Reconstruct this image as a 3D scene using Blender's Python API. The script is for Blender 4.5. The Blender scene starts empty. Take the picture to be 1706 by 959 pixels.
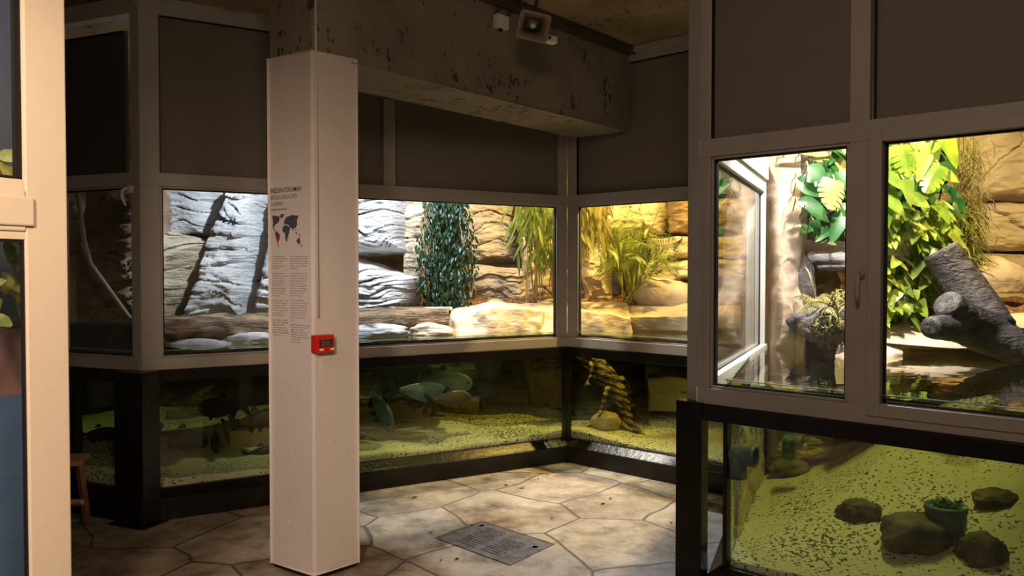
import bpy, bmesh, math, random
import numpy as np
from mathutils import Vector, Matrix
from mathutils.geometry import tessellate_polygon

SC = bpy.context.scene
COL = SC.collection
random.seed(7)

# ------------------------------------------------------------------ camera
F_PX, CX, CY, EYE = 1300.0, 853.0, 479.5, 1.6
PITCH = math.atan(29.5 / F_PX)
cam_d = bpy.data.cameras.new('camera')
cam = bpy.data.objects.new('camera', cam_d)
COL.objects.link(cam)
cam.location = (0, 0, EYE)
cam.rotation_euler = (math.pi / 2 - PITCH, 0, 0)
cam_d.sensor_width = 36.0
cam_d.lens = 36.0 * F_PX / 1706.0
cam_d.clip_start = 0.05
SC.camera = cam

# ------------------------------------------------------------------ view, world, lights
SC.view_settings.view_transform = 'Standard'
SC.view_settings.look = 'None'
SC.view_settings.gamma = 1.0
SC.view_settings.use_curve_mapping = False
SC.view_settings.exposure = 0.0
SC.cycles.use_denoising = True
SC.cycles.max_bounces = 10
SC.cycles.diffuse_bounces = 4
SC.cycles.glossy_bounces = 4
SC.cycles.transmission_bounces = 8
SC.cycles.transparent_max_bounces = 32
SC.cycles.sample_clamp_indirect = 4.0
SC.cycles.caustics_reflective = False
SC.cycles.caustics_refractive = False

W = bpy.data.worlds.new('world')
SC.world = W
W.use_nodes = True
W.node_tree.nodes['Background'].inputs[0].default_value = (1.0, 0.74, 0.52, 1)
W.node_tree.nodes['Background'].inputs[1].default_value = 0.035

def light(name, kind, loc, target, energy, color, size=0.3, spot=None, blend=0.4, size_y=None):
    l = bpy.data.lights.new(name, kind)
    l.energy = energy
    l.color = color
    if kind == 'AREA':
        l.size = size
        if size_y:
            l.shape = 'RECTANGLE'
            l.size_y = size_y
    else:
        l.shadow_soft_size = size
    if kind == 'SPOT':
        l.spot_size = math.radians(spot)
        l.spot_blend = blend
    o = bpy.data.objects.new(name, l)
    COL.objects.link(o)
    o.location = loc
    d = Vector(target) - Vector(loc)
    o.rotation_euler = d.to_track_quat('-Z', 'Y').to_euler()
    return o

COOL = (0.72, 0.84, 1.0)
WARM = (1.0, 0.72, 0.26)
AMBER = (1.0, 0.68, 0.16)
# visitor corridor: ceiling spot behind the photographer, left of centre; then two unseen fills
light('corridor_light', 'SPOT', (-0.7, -0.5, 2.7), (-1.6, 3.75, 0.35), 400, (1.0, 0.70, 0.48), 0.2, 64, 0.9)
light('corridor_light', 'AREA', (0.1, 0.2, 3.1), (0.2, 3.0, 0.6), 22, (1.0, 0.74, 0.52), 0.6)  # added weak ambient fill, not a fitting of its own
light('pillar_fill_spot', 'SPOT', (-0.2, 0.7, 2.5), (-1.4, 2.1, 1.3), 44, (1.0, 0.76, 0.50), 0.12, 70, 0.6)  # unseen spot that brightens the near left pillar
# terrarium lamps hanging over the water behind the glass
light('daylight_spot', 'SPOT', (-1.15, 6.1, 3.2), (-1.75, 7.2, 1.5), 340, COOL, 0.05, 100, 0.5)
light('daylight_spot', 'SPOT', (-0.45, 6.75, 3.2), (-0.9, 7.9, 1.5), 150, (0.85, 0.9, 1.0), 0.05, 80, 0.5)
light('daylight_flood', 'SPOT', (-0.36, 6.80, 3.2), (0.25, 5.55, 0.1), 560, (1.0, 0.92, 0.80), 0.05, 66, 0.6)
light('warm_spot', 'SPOT', (0.45, 7.5, 3.2), (0.4, 8.4, 1.3), 170, WARM, 0.05, 110, 0.5)
light('warm_spot', 'SPOT', (1.35, 6.85, 3.2), (1.4, 7.9, 1.2), 270, AMBER, 0.05, 110, 0.5)
light('warm_flood', 'SPOT', (1.65, 6.5, 2.95), (0.0, 5.9, 0.5), 460, AMBER, 0.03, 62, 0.5)
light('cool_flood', 'SPOT', (1.3, 6.9, 2.8), (0.45, 5.1, 0.0), 330, (0.80, 0.88, 1.0), 0.02, 50, 0.2)
light('bright_spot', 'SPOT', (2.05, 4.3, 3.1), (1.75, 5.2, 1.3), 270, (1.0, 0.86, 0.70), 0.05, 100, 0.5)
light('panel_spot', 'SPOT', (2.1, 4.6, 3.1), (1.35, 4.7, 1.8), 190, (1.0, 0.96, 0.92), 0.05, 110, 0.5)
light('cool_spot', 'SPOT', (1.9, 4.2, 3.2), (2.6, 5.2, 1.2), 60, COOL, 0.05, 110, 0.5)
light('warm_spot', 'SPOT', (3.0, 4.5, 3.2), (3.25, 6.0, 1.7), 300, WARM, 0.05, 92, 0.5)
light('tank_flood', 'SPOT', (2.0, 3.4, 3.2), (2.2, 3.8, 0.2), 20, (0.9, 1.0, 0.72), 0.03, 80, 0.5)  # unseen flood over the right tank, tinted to give a green cast

# ------------------------------------------------------------------ projection helpers
def ray(px, py):
    x = (px - CX) / F_PX
    yv = -(py - CY) / F_PX
    c, s = math.cos(PITCH), math.sin(PITCH)
    return Vector((x, c + yv * s, -s + yv * c))

def at(px, py, Y):
    r = ray(px, py)
    return Vector((r.x * Y / r.y, Y, EYE + r.z * Y / r.y))

def onz(px, py, z):
    r = ray(px, py)
    t = (z - EYE) / r.z
    return Vector((r.x * t, r.y * t, z))

class Wall:
    """vertical plane through A with direction d (left to right as the visitor sees it)"""
    def __init__(self, A, d):
        self.A = Vector((A[0], A[1]))
        self.d = Vector(d).normalized()
        self.n = Vector((self.d.y, -self.d.x))
    def P(self, s, z, off=0.0):
        p = self.A + self.d * s + self.n * off
        return Vector((p.x, p.y, z))
    def hit(self, px, py=450, off=0.0):
        r = ray(px, py)
        o = self.A + self.n * off
        t = o.dot(self.n) / Vector((r.x, r.y)).dot(self.n)
        p = Vector((r.x * t, r.y * t))
        return (p - o).dot(self.d), EYE + r.z * t
    def s(self, px, off=0.0):
        return self.hit(px, 450, off)[0]

# ------------------------------------------------------------------ noise
def _hash(ix, iy, iz, seed):
    n = (ix * 374761393 + iy * 668265263 + iz * 2147483647 + seed * 1274126177) & 0xffffffff
    n = ((n ^ (n >> 13)) * 1274126177) & 0xffffffff
    n = (n ^ (n >> 16)) & 0xffffffff
    return n / 4294967295.0

def vnoise(p, seed=0):
    p = np.asarray(p, dtype=np.float64)
    i = np.floor(p).astype(np.int64)
    f = p - i
    f = f * f * (3 - 2 * f)
    r = 0
    for dx in (0, 1):
        for dy in (0, 1):
            for dz in (0, 1):
                w = (f[..., 0] if dx else 1 - f[..., 0]) * (f[..., 1] if dy else 1 - f[..., 1]) * (f[..., 2] if dz else 1 - f[..., 2])
                r = r + w * _hash(i[..., 0] + dx, i[..., 1] + dy, i[..., 2] + dz, seed)
    return r * 2 - 1

def fbm(p, seed=0, octv=4):
    p = np.asarray(p, dtype=np.float64)
    a, s, r = 1.0, 1.0, 0
    for k in range(octv):
        r = r + a * vnoise(p * s, seed + k * 17)
        a *= 0.5
        s *= 2.03
    return r

# ------------------------------------------------------------------ materials
def nt(name):
    m = bpy.data.materials.new(name)
    m.use_nodes = True
    t = m.node_tree
    for n in list(t.nodes):
        if n.type != 'OUTPUT_MATERIAL':
            t.nodes.remove(n)
    return m, t, next(n for n in t.nodes if n.type == 'OUTPUT_MATERIAL')

def nd(t, kind, **kw):
    n = t.nodes.new(kind)
    for k, v in kw.items():
        if k.startswith('i_'):
            n.inputs[k[2:].replace('_', ' ')].default_value = v
        else:
            setattr(n, k, v)
    return n

def ramp(t, src, stops):
    r = t.nodes.new('ShaderNodeValToRGB')
    el = r.color_ramp.elements
    while len(el) < len(stops):
        el.new(0.5)
    for e, (p, c) in zip(el, stops):
        e.position = p
        e.color = (*c, 1) if len(c) == 3 else c
    t.links.new(src, r.inputs[0])
    return r.outputs[0]

def coords(t, scale=(1, 1, 1), rot=(0, 0, 0)):
    g = t.nodes.new('ShaderNodeNewGeometry')
    m = t.nodes.new('ShaderNodeMapping')
    m.inputs['Scale'].default_value = scale
    m.inputs['Rotation'].default_value = rot
    t.links.new(g.outputs['Position'], m.inputs[0])
    return m.outputs[0]

def ocoords(t, scale=(1, 1, 1)):
    g = t.nodes.new('ShaderNodeTexCoord')
    m = t.nodes.new('ShaderNodeMapping')
    m.inputs['Scale'].default_value = scale
    t.links.new(g.outputs['Object'], m.inputs[0])
    return m.outputs[0]

def mix(t, fac, a, b, mode='MIX'):
    n = t.nodes.new('ShaderNodeMix')
    n.data_type = 'RGBA'
    n.blend_type = mode
    for sock, v in ((n.inputs[0], fac), (n.inputs[6], a), (n.inputs[7], b)):
        if hasattr(v, 'links'):
            t.links.new(v, sock)
        elif isinstance(v, (int, float)):
            sock.default_value = v
        else:
            sock.default_value = (*v, 1)
    return n.outputs[2]

def noisy(name, c1, c2, scale=6, rough=0.6, bump=0.0, bscale=40, spec=0.4, vec=(1, 1, 1), metal=0.0, detail=5, trans=0.0, stops=(0.35, 0.65), obj=False):
    m, t, out = nt(name)
    b = nd(t, 'ShaderNodeBsdfPrincipled')
    b.inputs['Roughness'].default_value = rough
    b.inputs['Specular IOR Level'].default_value = spec
    b.inputs['Metallic'].default_value = metal
    co = ocoords(t, vec) if obj else coords(t, vec)
    n = nd(t, 'ShaderNodeTexNoise')
    n.inputs['Scale'].default_value = scale
    n.inputs['Detail'].default_value = detail
    t.links.new(co, n.inputs['Vector'])
    c = ramp(t, n.outputs[0], [(stops[0], c1), (stops[1], c2)])
    t.links.new(c, b.inputs['Base Color'])
    if bump:
        n2 = nd(t, 'ShaderNodeTexNoise')
        n2.inputs['Scale'].default_value = bscale
        n2.inputs['Detail'].default_value = 6
        t.links.new(co, n2.inputs['Vector'])
        bp = nd(t, 'ShaderNodeBump')
        bp.inputs['Strength'].default_value = bump
        bp.inputs['Distance'].default_value = 0.02
        t.links.new(n2.outputs[0], bp.inputs['Height'])
        t.links.new(bp.outputs[0], b.inputs['Normal'])
    if trans:
        tr = nd(t, 'ShaderNodeBsdfTranslucent')
        t.links.new(c, tr.inputs[0])
        ms = nd(t, 'ShaderNodeMixShader')
        ms.inputs[0].default_value = trans
        t.links.new(b.outputs[0], ms.inputs[1])
        t.links.new(tr.outputs[0], ms.inputs[2])
        t.links.new(ms.outputs[0], out.inputs[0])
    else:
        t.links.new(b.outputs[0], out.inputs[0])
    return m

def schlick(t, r0, normal=None):
    g = nd(t, 'ShaderNodeNewGeometry')
    dp = nd(t, 'ShaderNodeVectorMath', operation='DOT_PRODUCT')
    t.links.new(g.outputs['Incoming'], dp.inputs[0])
    t.links.new(g.outputs['Normal'], dp.inputs[1])
    ab = nd(t, 'ShaderNodeMath', operation='ABSOLUTE')
    t.links.new(dp.outputs['Value'], ab.inputs[0])
    om = nd(t, 'ShaderNodeMath', operation='SUBTRACT')
    om.inputs[0].default_value = 1.0
    t.links.new(ab.outputs[0], om.inputs[1])
    pw = nd(t, 'ShaderNodeMath', operation='POWER')
    t.links.new(om.outputs[0], pw.inputs[0])
    pw.inputs[1].default_value = 5.0
    ma = nd(t, 'ShaderNodeMath', operation='MULTIPLY_ADD')
    t.links.new(pw.outputs[0], ma.inputs[0])
    ma.inputs[1].default_value = 1 - r0
    ma.inputs[2].default_value = r0
    return ma.outputs[0]

def glassy(name, tint, r0=0.04, rough=0.0, absorb=None, density=1.0, ripple=0.0):
    m, t, out = nt(name)
    tr = nd(t, 'ShaderNodeBsdfTransparent')
    tr.inputs[0].default_value = (*tint, 1)
    gl = nd(t, 'ShaderNodeBsdfGlossy')
    gl.inputs['Roughness'].default_value = rough
    gl.inputs['Color'].default_value = (1, 1, 1, 1)
    if ripple:
        n = nd(t, 'ShaderNodeTexNoise')
        n.inputs['Scale'].default_value = 5
        n.inputs['Detail'].default_value = 2
        t.links.new(coords(t), n.inputs['Vector'])
        bp = nd(t, 'ShaderNodeBump')
        bp.inputs['Strength'].default_value = ripple
        bp.inputs['Distance'].default_value = 0.02
        t.links.new(n.outputs[0], bp.inputs['Height'])
        t.links.new(bp.outputs[0], gl.inputs['Normal'])
    ms = nd(t, 'ShaderNodeMixShader')
    t.links.new(schlick(t, r0), ms.inputs[0])
    t.links.new(tr.outputs[0], ms.inputs[1])
    t.links.new(gl.outputs[0], ms.inputs[2])
    t.links.new(ms.outputs[0], out.inputs['Surface'])
    if absorb:
        v = nd(t, 'ShaderNodeVolumeAbsorption')
        v.inputs[0].default_value = (*absorb, 1)
        v.inputs[1].default_value = density
        t.links.new(v.outputs[0], out.inputs['Volume'])
    return m

def rock_mat(name, c1, c2, dark, zs=14, tilt=0.0, bump=0.7):
    m, t, out = nt(name)
    b = nd(t, 'ShaderNodeBsdfPrincipled')
    b.inputs['Roughness'].default_value = 0.75
    b.inputs['Specular IOR Level'].default_value = 0.3
    co = coords(t, (1.6, 1.6, zs), (0, tilt, 0))
    n = nd(t, 'ShaderNodeTexNoise')
    n.inputs['Scale'].default_value = 1.6
    n.inputs['Detail'].default_value = 9
    n.inputs['Roughness'].default_value = 0.62
    t.links.new(co, n.inputs['Vector'])
    n3 = nd(t, 'ShaderNodeTexNoise')
    n3.inputs['Scale'].default_value = 3.0
    n3.inputs['Detail'].default_value = 6
    t.links.new(coords(t), n3.inputs['Vector'])
    col = ramp(t, n3.outputs[0], [(0.35, c1), (0.68, c2)])
    crack = ramp(t, n.outputs[0], [(0.34, (1, 1, 1)), (0.41, (0, 0, 0))])
    col = mix(t, crack, col, dark)
    t.links.new(col, b.inputs['Base Color'])
    n4 = nd(t, 'ShaderNodeTexNoise')
    n4.inputs['Scale'].default_value = 22
    n4.inputs['Detail'].default_value = 8
    t.links.new(coords(t, (1, 1, 2.5), (0, tilt, 0)), n4.inputs['Vector'])
    ad = nd(t, 'ShaderNodeMath', operation='MULTIPLY_ADD')
    t.links.new(n4.outputs[0], ad.inputs[0])
    ad.inputs[1].default_value = 0.35
    t.links.new(n.outputs[0], ad.inputs[2])
    bp = nd(t, 'ShaderNodeBump')
    bp.inputs['Strength'].default_value = bump
    bp.inputs['Distance'].default_value = 0.05
    t.links.new(ad.outputs[0], bp.inputs['Height'])
    t.links.new(bp.outputs[0], b.inputs['Normal'])
    t.links.new(b.outputs[0], out.inputs[0])
    return m

M = {}
M['frame'] = noisy('painted_frame', (0.38, 0.345, 0.315), (0.41, 0.375, 0.345), 3, 0.45, 0.03, 120, 0.4)
M['panel'] = noisy('blind_panel', (0.19, 0.165, 0.145), (0.21, 0.185, 0.165), 2, 0.7, 0.15, 300, 0.2)
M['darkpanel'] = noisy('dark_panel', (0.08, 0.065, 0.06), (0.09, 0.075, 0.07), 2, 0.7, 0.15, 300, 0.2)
M['gasket'] = noisy('rubber_gasket', (0.008, 0.008, 0.008), (0.012, 0.01, 0.01), 5, 0.6)
M['black'] = noisy('black_enamel', (0.006, 0.005, 0.0045), (0.014, 0.010, 0.008), 8, 0.3, 0.15, 30, 0.35)
M['column'] = noisy('column_paint', (0.69, 0.62, 0.59), (0.73, 0.66, 0.63), 2.5, 0.5, 0.12, 25, 0.4)
M['cream'] = noisy('cream_paint', (0.72, 0.62, 0.50), (0.76, 0.66, 0.54), 2.5, 0.45, 0.05, 25, 0.4)
M['white'] = noisy('white_plastic', (0.78, 0.76, 0.72), (0.82, 0.8, 0.76), 3, 0.4)
M['steel'] = noisy('brushed_steel', (0.10, 0.085, 0.075), (0.20, 0.175, 0.155), 18, 0.5, 0.1, 80, 0.5, metal=0.3)
M['glass'] = glassy('window_glass', (0.975, 0.985, 0.98))
M['tankglass'] = glassy('aquarium_glass', (0.93, 0.965, 0.93), 0.03)
M['glassedge'] = noisy('glass_edge', (0.18, 0.30, 0.22), (0.28, 0.42, 0.33), 8, 0.15, 0, 10, 0.6)
M['water'] = glassy('tank_water', (0.97, 0.98, 0.95), 0.02, 0.0, (0.65, 0.66, 0.36), 1.15, 0.10)
M['red'] = noisy('red_plastic', (0.62, 0.02, 0.012), (0.66, 0.025, 0.015), 4, 0.35)
M['ink'] = noisy('dark_ink', (0.035, 0.035, 0.045), (0.045, 0.045, 0.055), 4, 0.6)
M['inkgrey'] = noisy('grey_ink', (0.12, 0.11, 0.12), (0.14, 0.13, 0.14), 4, 0.6)
M['inkblue'] = noisy('blue_grey_ink', (0.07, 0.07, 0.10), (0.085, 0.085, 0.115), 4, 0.6)
M['inkred'] = noisy('red_ink', (0.5, 0.015, 0.02), (0.5, 0.015, 0.02), 4, 0.6)
M['plasticgrey'] = noisy('grey_plastic', (0.30, 0.24, 0.18), (0.36, 0.29, 0.22), 5, 0.5)
M['darkplastic'] = noisy('dark_plastic', (0.06, 0.045, 0.035), (0.08, 0.06, 0.045), 5, 0.5)
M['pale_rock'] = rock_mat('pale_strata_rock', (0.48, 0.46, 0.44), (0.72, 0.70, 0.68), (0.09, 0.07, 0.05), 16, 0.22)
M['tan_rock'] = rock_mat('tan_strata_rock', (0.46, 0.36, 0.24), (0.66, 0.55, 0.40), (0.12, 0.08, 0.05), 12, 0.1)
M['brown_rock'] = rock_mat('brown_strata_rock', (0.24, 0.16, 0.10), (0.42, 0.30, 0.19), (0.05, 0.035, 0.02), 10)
M['smooth_rock'] = rock_mat('smooth_cast_rock', (0.48, 0.38, 0.27), (0.66, 0.55, 0.42), (0.34, 0.24, 0.16), 1.6, 0, 0.35)
M['pink_rock'] = rock_mat('pink_cast_rock', (0.60, 0.46, 0.34), (0.74, 0.60, 0.47), (0.42, 0.30, 0.21), 0.8, 0, 0.15)
M['grey_rock'] = rock_mat('grey_cast_rock', (0.12, 0.11, 0.12), (0.26, 0.24, 0.25), (0.03, 0.03, 0.03), 3.0, 0, 0.8)
M['river_rock'] = noisy('river_rock', (0.07, 0.055, 0.045), (0.20, 0.165, 0.13), 9, 0.7, 0.5, 40, 0.2)
M['bark'] = noisy('bark_mulch', (0.10, 0.045, 0.02), (0.36, 0.19, 0.08), 40, 0.85, 1.0, 60, 0.2)
M['wood_beam'] = noisy('wet_timber', (0.07, 0.04, 0.02), (0.34, 0.22, 0.12), 10, 0.7, 0.9, 30, 0.3, vec=(0.6, 0.6, 2.2))
M['stool_wood'] = noisy('stool_wood', (0.34, 0.19, 0.10), (0.48, 0.29, 0.16), 6, 0.6, 0.2, 40)
M['driftwood'] = noisy('driftwood', (0.012, 0.012, 0.017), (0.11, 0.093, 0.095), 9, 0.55, 0.8, 22, 0.5, vec=(1, 3, 3), stops=(0.3, 0.75))
M['cutwood'] = noisy('cut_wood', (0.03, 0.028, 0.03), (0.14, 0.125, 0.12), 30, 0.6, 0.5, 60)
M['leafdark'] = noisy('dark_glossy_leaf', (0.006, 0.022, 0.010), (0.022, 0.06, 0.018), 9, 0.32, 0, 10, 0.35, trans=0.12)
M['leafgreen'] = noisy('green_leaf', (0.012, 0.075, 0.022), (0.05, 0.18, 0.035), 5, 0.3, 0, 10, 0.6, trans=0.25)
M['leaflime'] = noisy('lime_leaf', (0.12, 0.24, 0.02), (0.38, 0.46, 0.06), 6, 0.35, 0, 10, 0.5, trans=0.35)
M['leafpalm'] = noisy('palm_leaf', (0.14, 0.22, 0.03), (0.38, 0.44, 0.09), 6, 0.4, 0, 10, 0.4, trans=0.3)
M['leafyellow'] = noisy('yellow_and_lit_leaf', (0.40, 0.38, 0.10), (0.62, 0.56, 0.24), 6, 0.4, 0, 10, 0.4, trans=0.35)
M['leaffern'] = noisy('fern_leaf', (0.10, 0.18, 0.05), (0.55, 0.50, 0.14), 12, 0.5, 0, 10, 0.4, trans=0.25)
M['stem'] = noisy('plant_stem', (0.26, 0.19, 0.09), (0.46, 0.36, 0.18), 12, 0.6)
M['greenstem'] = noisy('green_stem', (0.30, 0.34, 0.06), (0.50, 0.50, 0.12), 12, 0.5)
M['root'] = noisy('dry_root', (0.12, 0.10, 0.035), (0.34, 0.30, 0.11), 20, 0.8)
M['pot'] = noisy('blue_pot', (0.10, 0.17, 0.24), (0.14, 0.22, 0.30), 6, 0.5)
M['pipe'] = noisy('grey_green_pipe', (0.08, 0.13, 0.12), (0.13, 0.19, 0.17), 6, 0.4)
M['fishblue'] = noisy('blue_grey_scales', (0.11, 0.19, 0.29), (0.20, 0.31, 0.43), 6, 0.35, 0.1, 120, 0.6, obj=True)
M['fishbrown'] = noisy('brown_scales', (0.09, 0.05, 0.035), (0.16, 0.095, 0.06), 6, 0.4, 0.1, 120, 0.5, obj=True)
M['fishdark'] = noisy('dark_scales', (0.010, 0.008, 0.008), (0.028, 0.02, 0.016), 6, 0.4, 0.1, 120, 0.5, obj=True)
M['fin'] = noisy('dark_fin', (0.01, 0.01, 0.012), (0.025, 0.025, 0.03), 6, 0.5)
M['eye'] = noisy('eye', (0.005, 0.005, 0.005), (0.01, 0.01, 0.01), 5, 0.15)
M['bluewall'] = noisy('blue_backdrop', (0.06, 0.12, 0.24), (0.10, 0.19, 0.36), 2, 0.8)
M['pinkwall'] = noisy('pinkish_backdrop', (0.26, 0.15, 0.14), (0.34, 0.21, 0.19), 3, 0.8)
M['greywall'] = noisy('grey_backdrop', (0.08, 0.09, 0.13), (0.13, 0.14, 0.19), 3, 0.8)

def concrete_mat(name, c1, c2, pits=True):
    m, t, out = nt(name)
    b = nd(t, 'ShaderNodeBsdfPrincipled')
    b.inputs['Roughness'].default_value = 0.8
    b.inputs['Specular IOR Level'].default_value = 0.2
    n = nd(t, 'ShaderNodeTexNoise')
    n.inputs['Scale'].default_value = 2.4
    n.inputs['Detail'].default_value = 8
    t.links.new(coords(t), n.inputs['Vector'])
    col = ramp(t, n.outputs[0], [(0.35, c1), (0.65, c2)])
    if pits:
        v = nd(t, 'ShaderNodeTexNoise')
        v.inputs['Scale'].default_value = 20
        v.inputs['Detail'].default_value = 3
        v.inputs['Roughness'].default_value = 0.7
        t.links.new(coords(t, (1, 1, 0.55)), v.inputs['Vector'])
        n5 = nd(t, 'ShaderNodeTexNoise')
        n5.inputs['Scale'].default_value = 3.1
        t.links.new(coords(t), n5.inputs['Vector'])
        ad = nd(t, 'ShaderNodeMath', operation='MULTIPLY_ADD')
        t.links.new(n5.outputs[0], ad.inputs[0])
        ad.inputs[1].default_value = 0.55
        t.links.new(v.outputs[0], ad.inputs[2])
        msk = ramp(t, ad.outputs[0], [(0.91, (0, 0, 0)), (0.97, (1, 1, 1))])
        col = mix(t, msk, col, tuple(x * 0.38 for x in c1))
        bp = nd(t, 'ShaderNodeBump')
        bp.invert = True
        bp.inputs['Strength'].default_value = 0.6
        bp.inputs['Distance'].default_value = 0.01
        t.links.new(msk, bp.inputs['Height'])
        t.links.new(bp.outputs[0], b.inputs['Normal'])
    t.links.new(col, b.inputs['Base Color'])
    t.links.new(b.outputs[0], out.inputs[0])
    return m
M['concrete'] = concrete_mat('raw_concrete', (0.22, 0.185, 0.145), (0.30, 0.26, 0.205))
M['ceiling'] = concrete_mat('board_marked_concrete', (0.26, 0.20, 0.12), (0.42, 0.34, 0.21))

def floor_mat():
    m, t, out = nt('flagstone_floor')
    b = nd(t, 'ShaderNodeBsdfPrincipled')
    b.inputs['Specular IOR Level'].default_value = 0.3
    nz = nd(t, 'ShaderNodeTexNoise')
    nz.inputs['Scale'].default_value = 1.4
    t.links.new(coords(t), nz.inputs['Vector'])
    sc = nd(t, 'ShaderNodeVectorMath', operation='SCALE')
    t.links.new(nz.outputs['Color'], sc.inputs[0])
    sc.inputs['Scale'].default_value = 0.22
    ad = nd(t, 'ShaderNodeVectorMath', operation='ADD')
    t.links.new(coords(t, (1, 1, 0), (0, 0, 0.72)), ad.inputs[0])
    t.links.new(sc.outputs[0], ad.inputs[1])
    v = nd(t, 'ShaderNodeTexVoronoi')
    v.feature = 'DISTANCE_TO_EDGE'
    v.inputs['Randomness'].default_value = 0.75
    v.inputs['Scale'].default_value = 1.35
    t.links.new(ad.outputs[0], v.inputs['Vector'])
    v2 = nd(t, 'ShaderNodeTexVoronoi')
    v2.feature = 'F1'
    v2.inputs['Randomness'].default_value = 0.75
    v2.inputs['Scale'].default_value = 1.35
    t.links.new(ad.outputs[0], v2.inputs['Vector'])
    n = nd(t, 'ShaderNodeTexNoise')
    n.inputs['Scale'].default_value = 4.5
    n.inputs['Detail'].default_value = 9
    n.inputs['Roughness'].default_value = 0.65
    t.links.new(coords(t), n.inputs['Vector'])
    col = ramp(t, n.outputs[0], [(0.32, (0.17, 0.135, 0.10)), (0.47, (0.37, 0.31, 0.24)), (0.70, (0.54, 0.47, 0.38))])
    hs = nd(t, 'ShaderNodeRGBToBW')
    t.links.new(v2.outputs['Color'], hs.inputs[0])
    tone = ramp(t, hs.outputs[0], [(0.2, (0.78, 0.76, 0.74)), (0.8, (1.0, 1.0, 1.0))])
    col = mix(t, 1.0, col, tone, 'MULTIPLY')
    ns_ = nd(t, 'ShaderNodeTexNoise')
    ns_.inputs['Scale'].default_value = 1.7
    ns_.inputs['Detail'].default_value = 10
    ns_.inputs['Roughness'].default_value = 0.75
    t.links.new(coords(t), ns_.inputs['Vector'])
    stain = ramp(t, ns_.outputs[0], [(0.36, (0.45, 0.38, 0.30)), (0.52, (1, 1, 1))])
    col = mix(t, 1.0, col, stain, 'MULTIPLY')
    ng_ = nd(t, 'ShaderNodeTexNoise')
    ng_.inputs['Scale'].default_value = 90
    ng_.inputs['Detail'].default_value = 3
    t.links.new(coords(t), ng_.inputs['Vector'])
    grit = ramp(t, ng_.outputs[0], [(0.30, (0.35, 0.3, 0.25)), (0.38, (1, 1, 1))])
    col = mix(t, 0.8, col, grit, 'MULTIPLY')
    joint = ramp(t, v.outputs[0], [(0.006, (1, 1, 1)), (0.015, (0, 0, 0))])
    col = mix(t, joint, col, (0.11, 0.085, 0.065))
    t.links.new(col, b.inputs['Base Color'])
    t.links.new(ramp(t, n.outputs[0], [(0.3, (0.65,) * 3), (0.7, (0.4,) * 3)]), b.inputs['Roughness'])
    bp = nd(t, 'ShaderNodeBump')
    bp.invert = True
    bp.inputs['Strength'].default_value = 0.5
    bp.inputs['Distance'].default_value = 0.01
    t.links.new(joint, bp.inputs['Height'])
    t.links.new(bp.outputs[0], b.inputs['Normal'])
    t.links.new(b.outputs[0], out.inputs[0])
    return m
M['floor'] = floor_mat()

def sand_mat():
    m, t, out = nt('speckled_sand')
    b = nd(t, 'ShaderNodeBsdfPrincipled')
    b.inputs['Roughness'].default_value = 0.85
    v = nd(t, 'ShaderNodeTexNoise')
    v.inputs['Scale'].default_value = 55
    v.inputs['Detail'].default_value = 2
    t.links.new(coords(t, (1, 1, 1)), v.inputs['Vector'])
    n = nd(t, 'ShaderNodeTexNoise')
    n.inputs['Scale'].default_value = 1.8
    n.inputs['Detail'].default_value = 3
    t.links.new(coords(t), n.inputs['Vector'])
    ad = nd(t, 'ShaderNodeMath', operation='MULTIPLY_ADD')
    t.links.new(n.outputs[0], ad.inputs[0])
    ad.inputs[1].default_value = 0.5
    t.links.new(v.outputs[0], ad.inputs[2])
    spk = ramp(t, ad.outputs[0], [(0.83, (0, 0, 0)), (0.87, (1, 1, 1))])
    base = ramp(t, n.outputs[0], [(0.3, (0.60, 0.54, 0.40)), (0.7, (0.74, 0.68, 0.52))])
    col = mix(t, spk, base, (0.10, 0.08, 0.05))
    t.links.new(col, b.inputs['Base Color'])
    bp = nd(t, 'ShaderNodeBump')
    bp.inputs['Strength'].default_value = 0.4
    bp.inputs['Distance'].default_value = 0.01
    t.links.new(v.outputs[0], bp.inputs['Height'])
    t.links.new(bp.outputs[0], b.inputs['Normal'])
    t.links.new(b.outputs[0], out.inputs[0])
    return m
M['sand'] = sand_mat()

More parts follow.
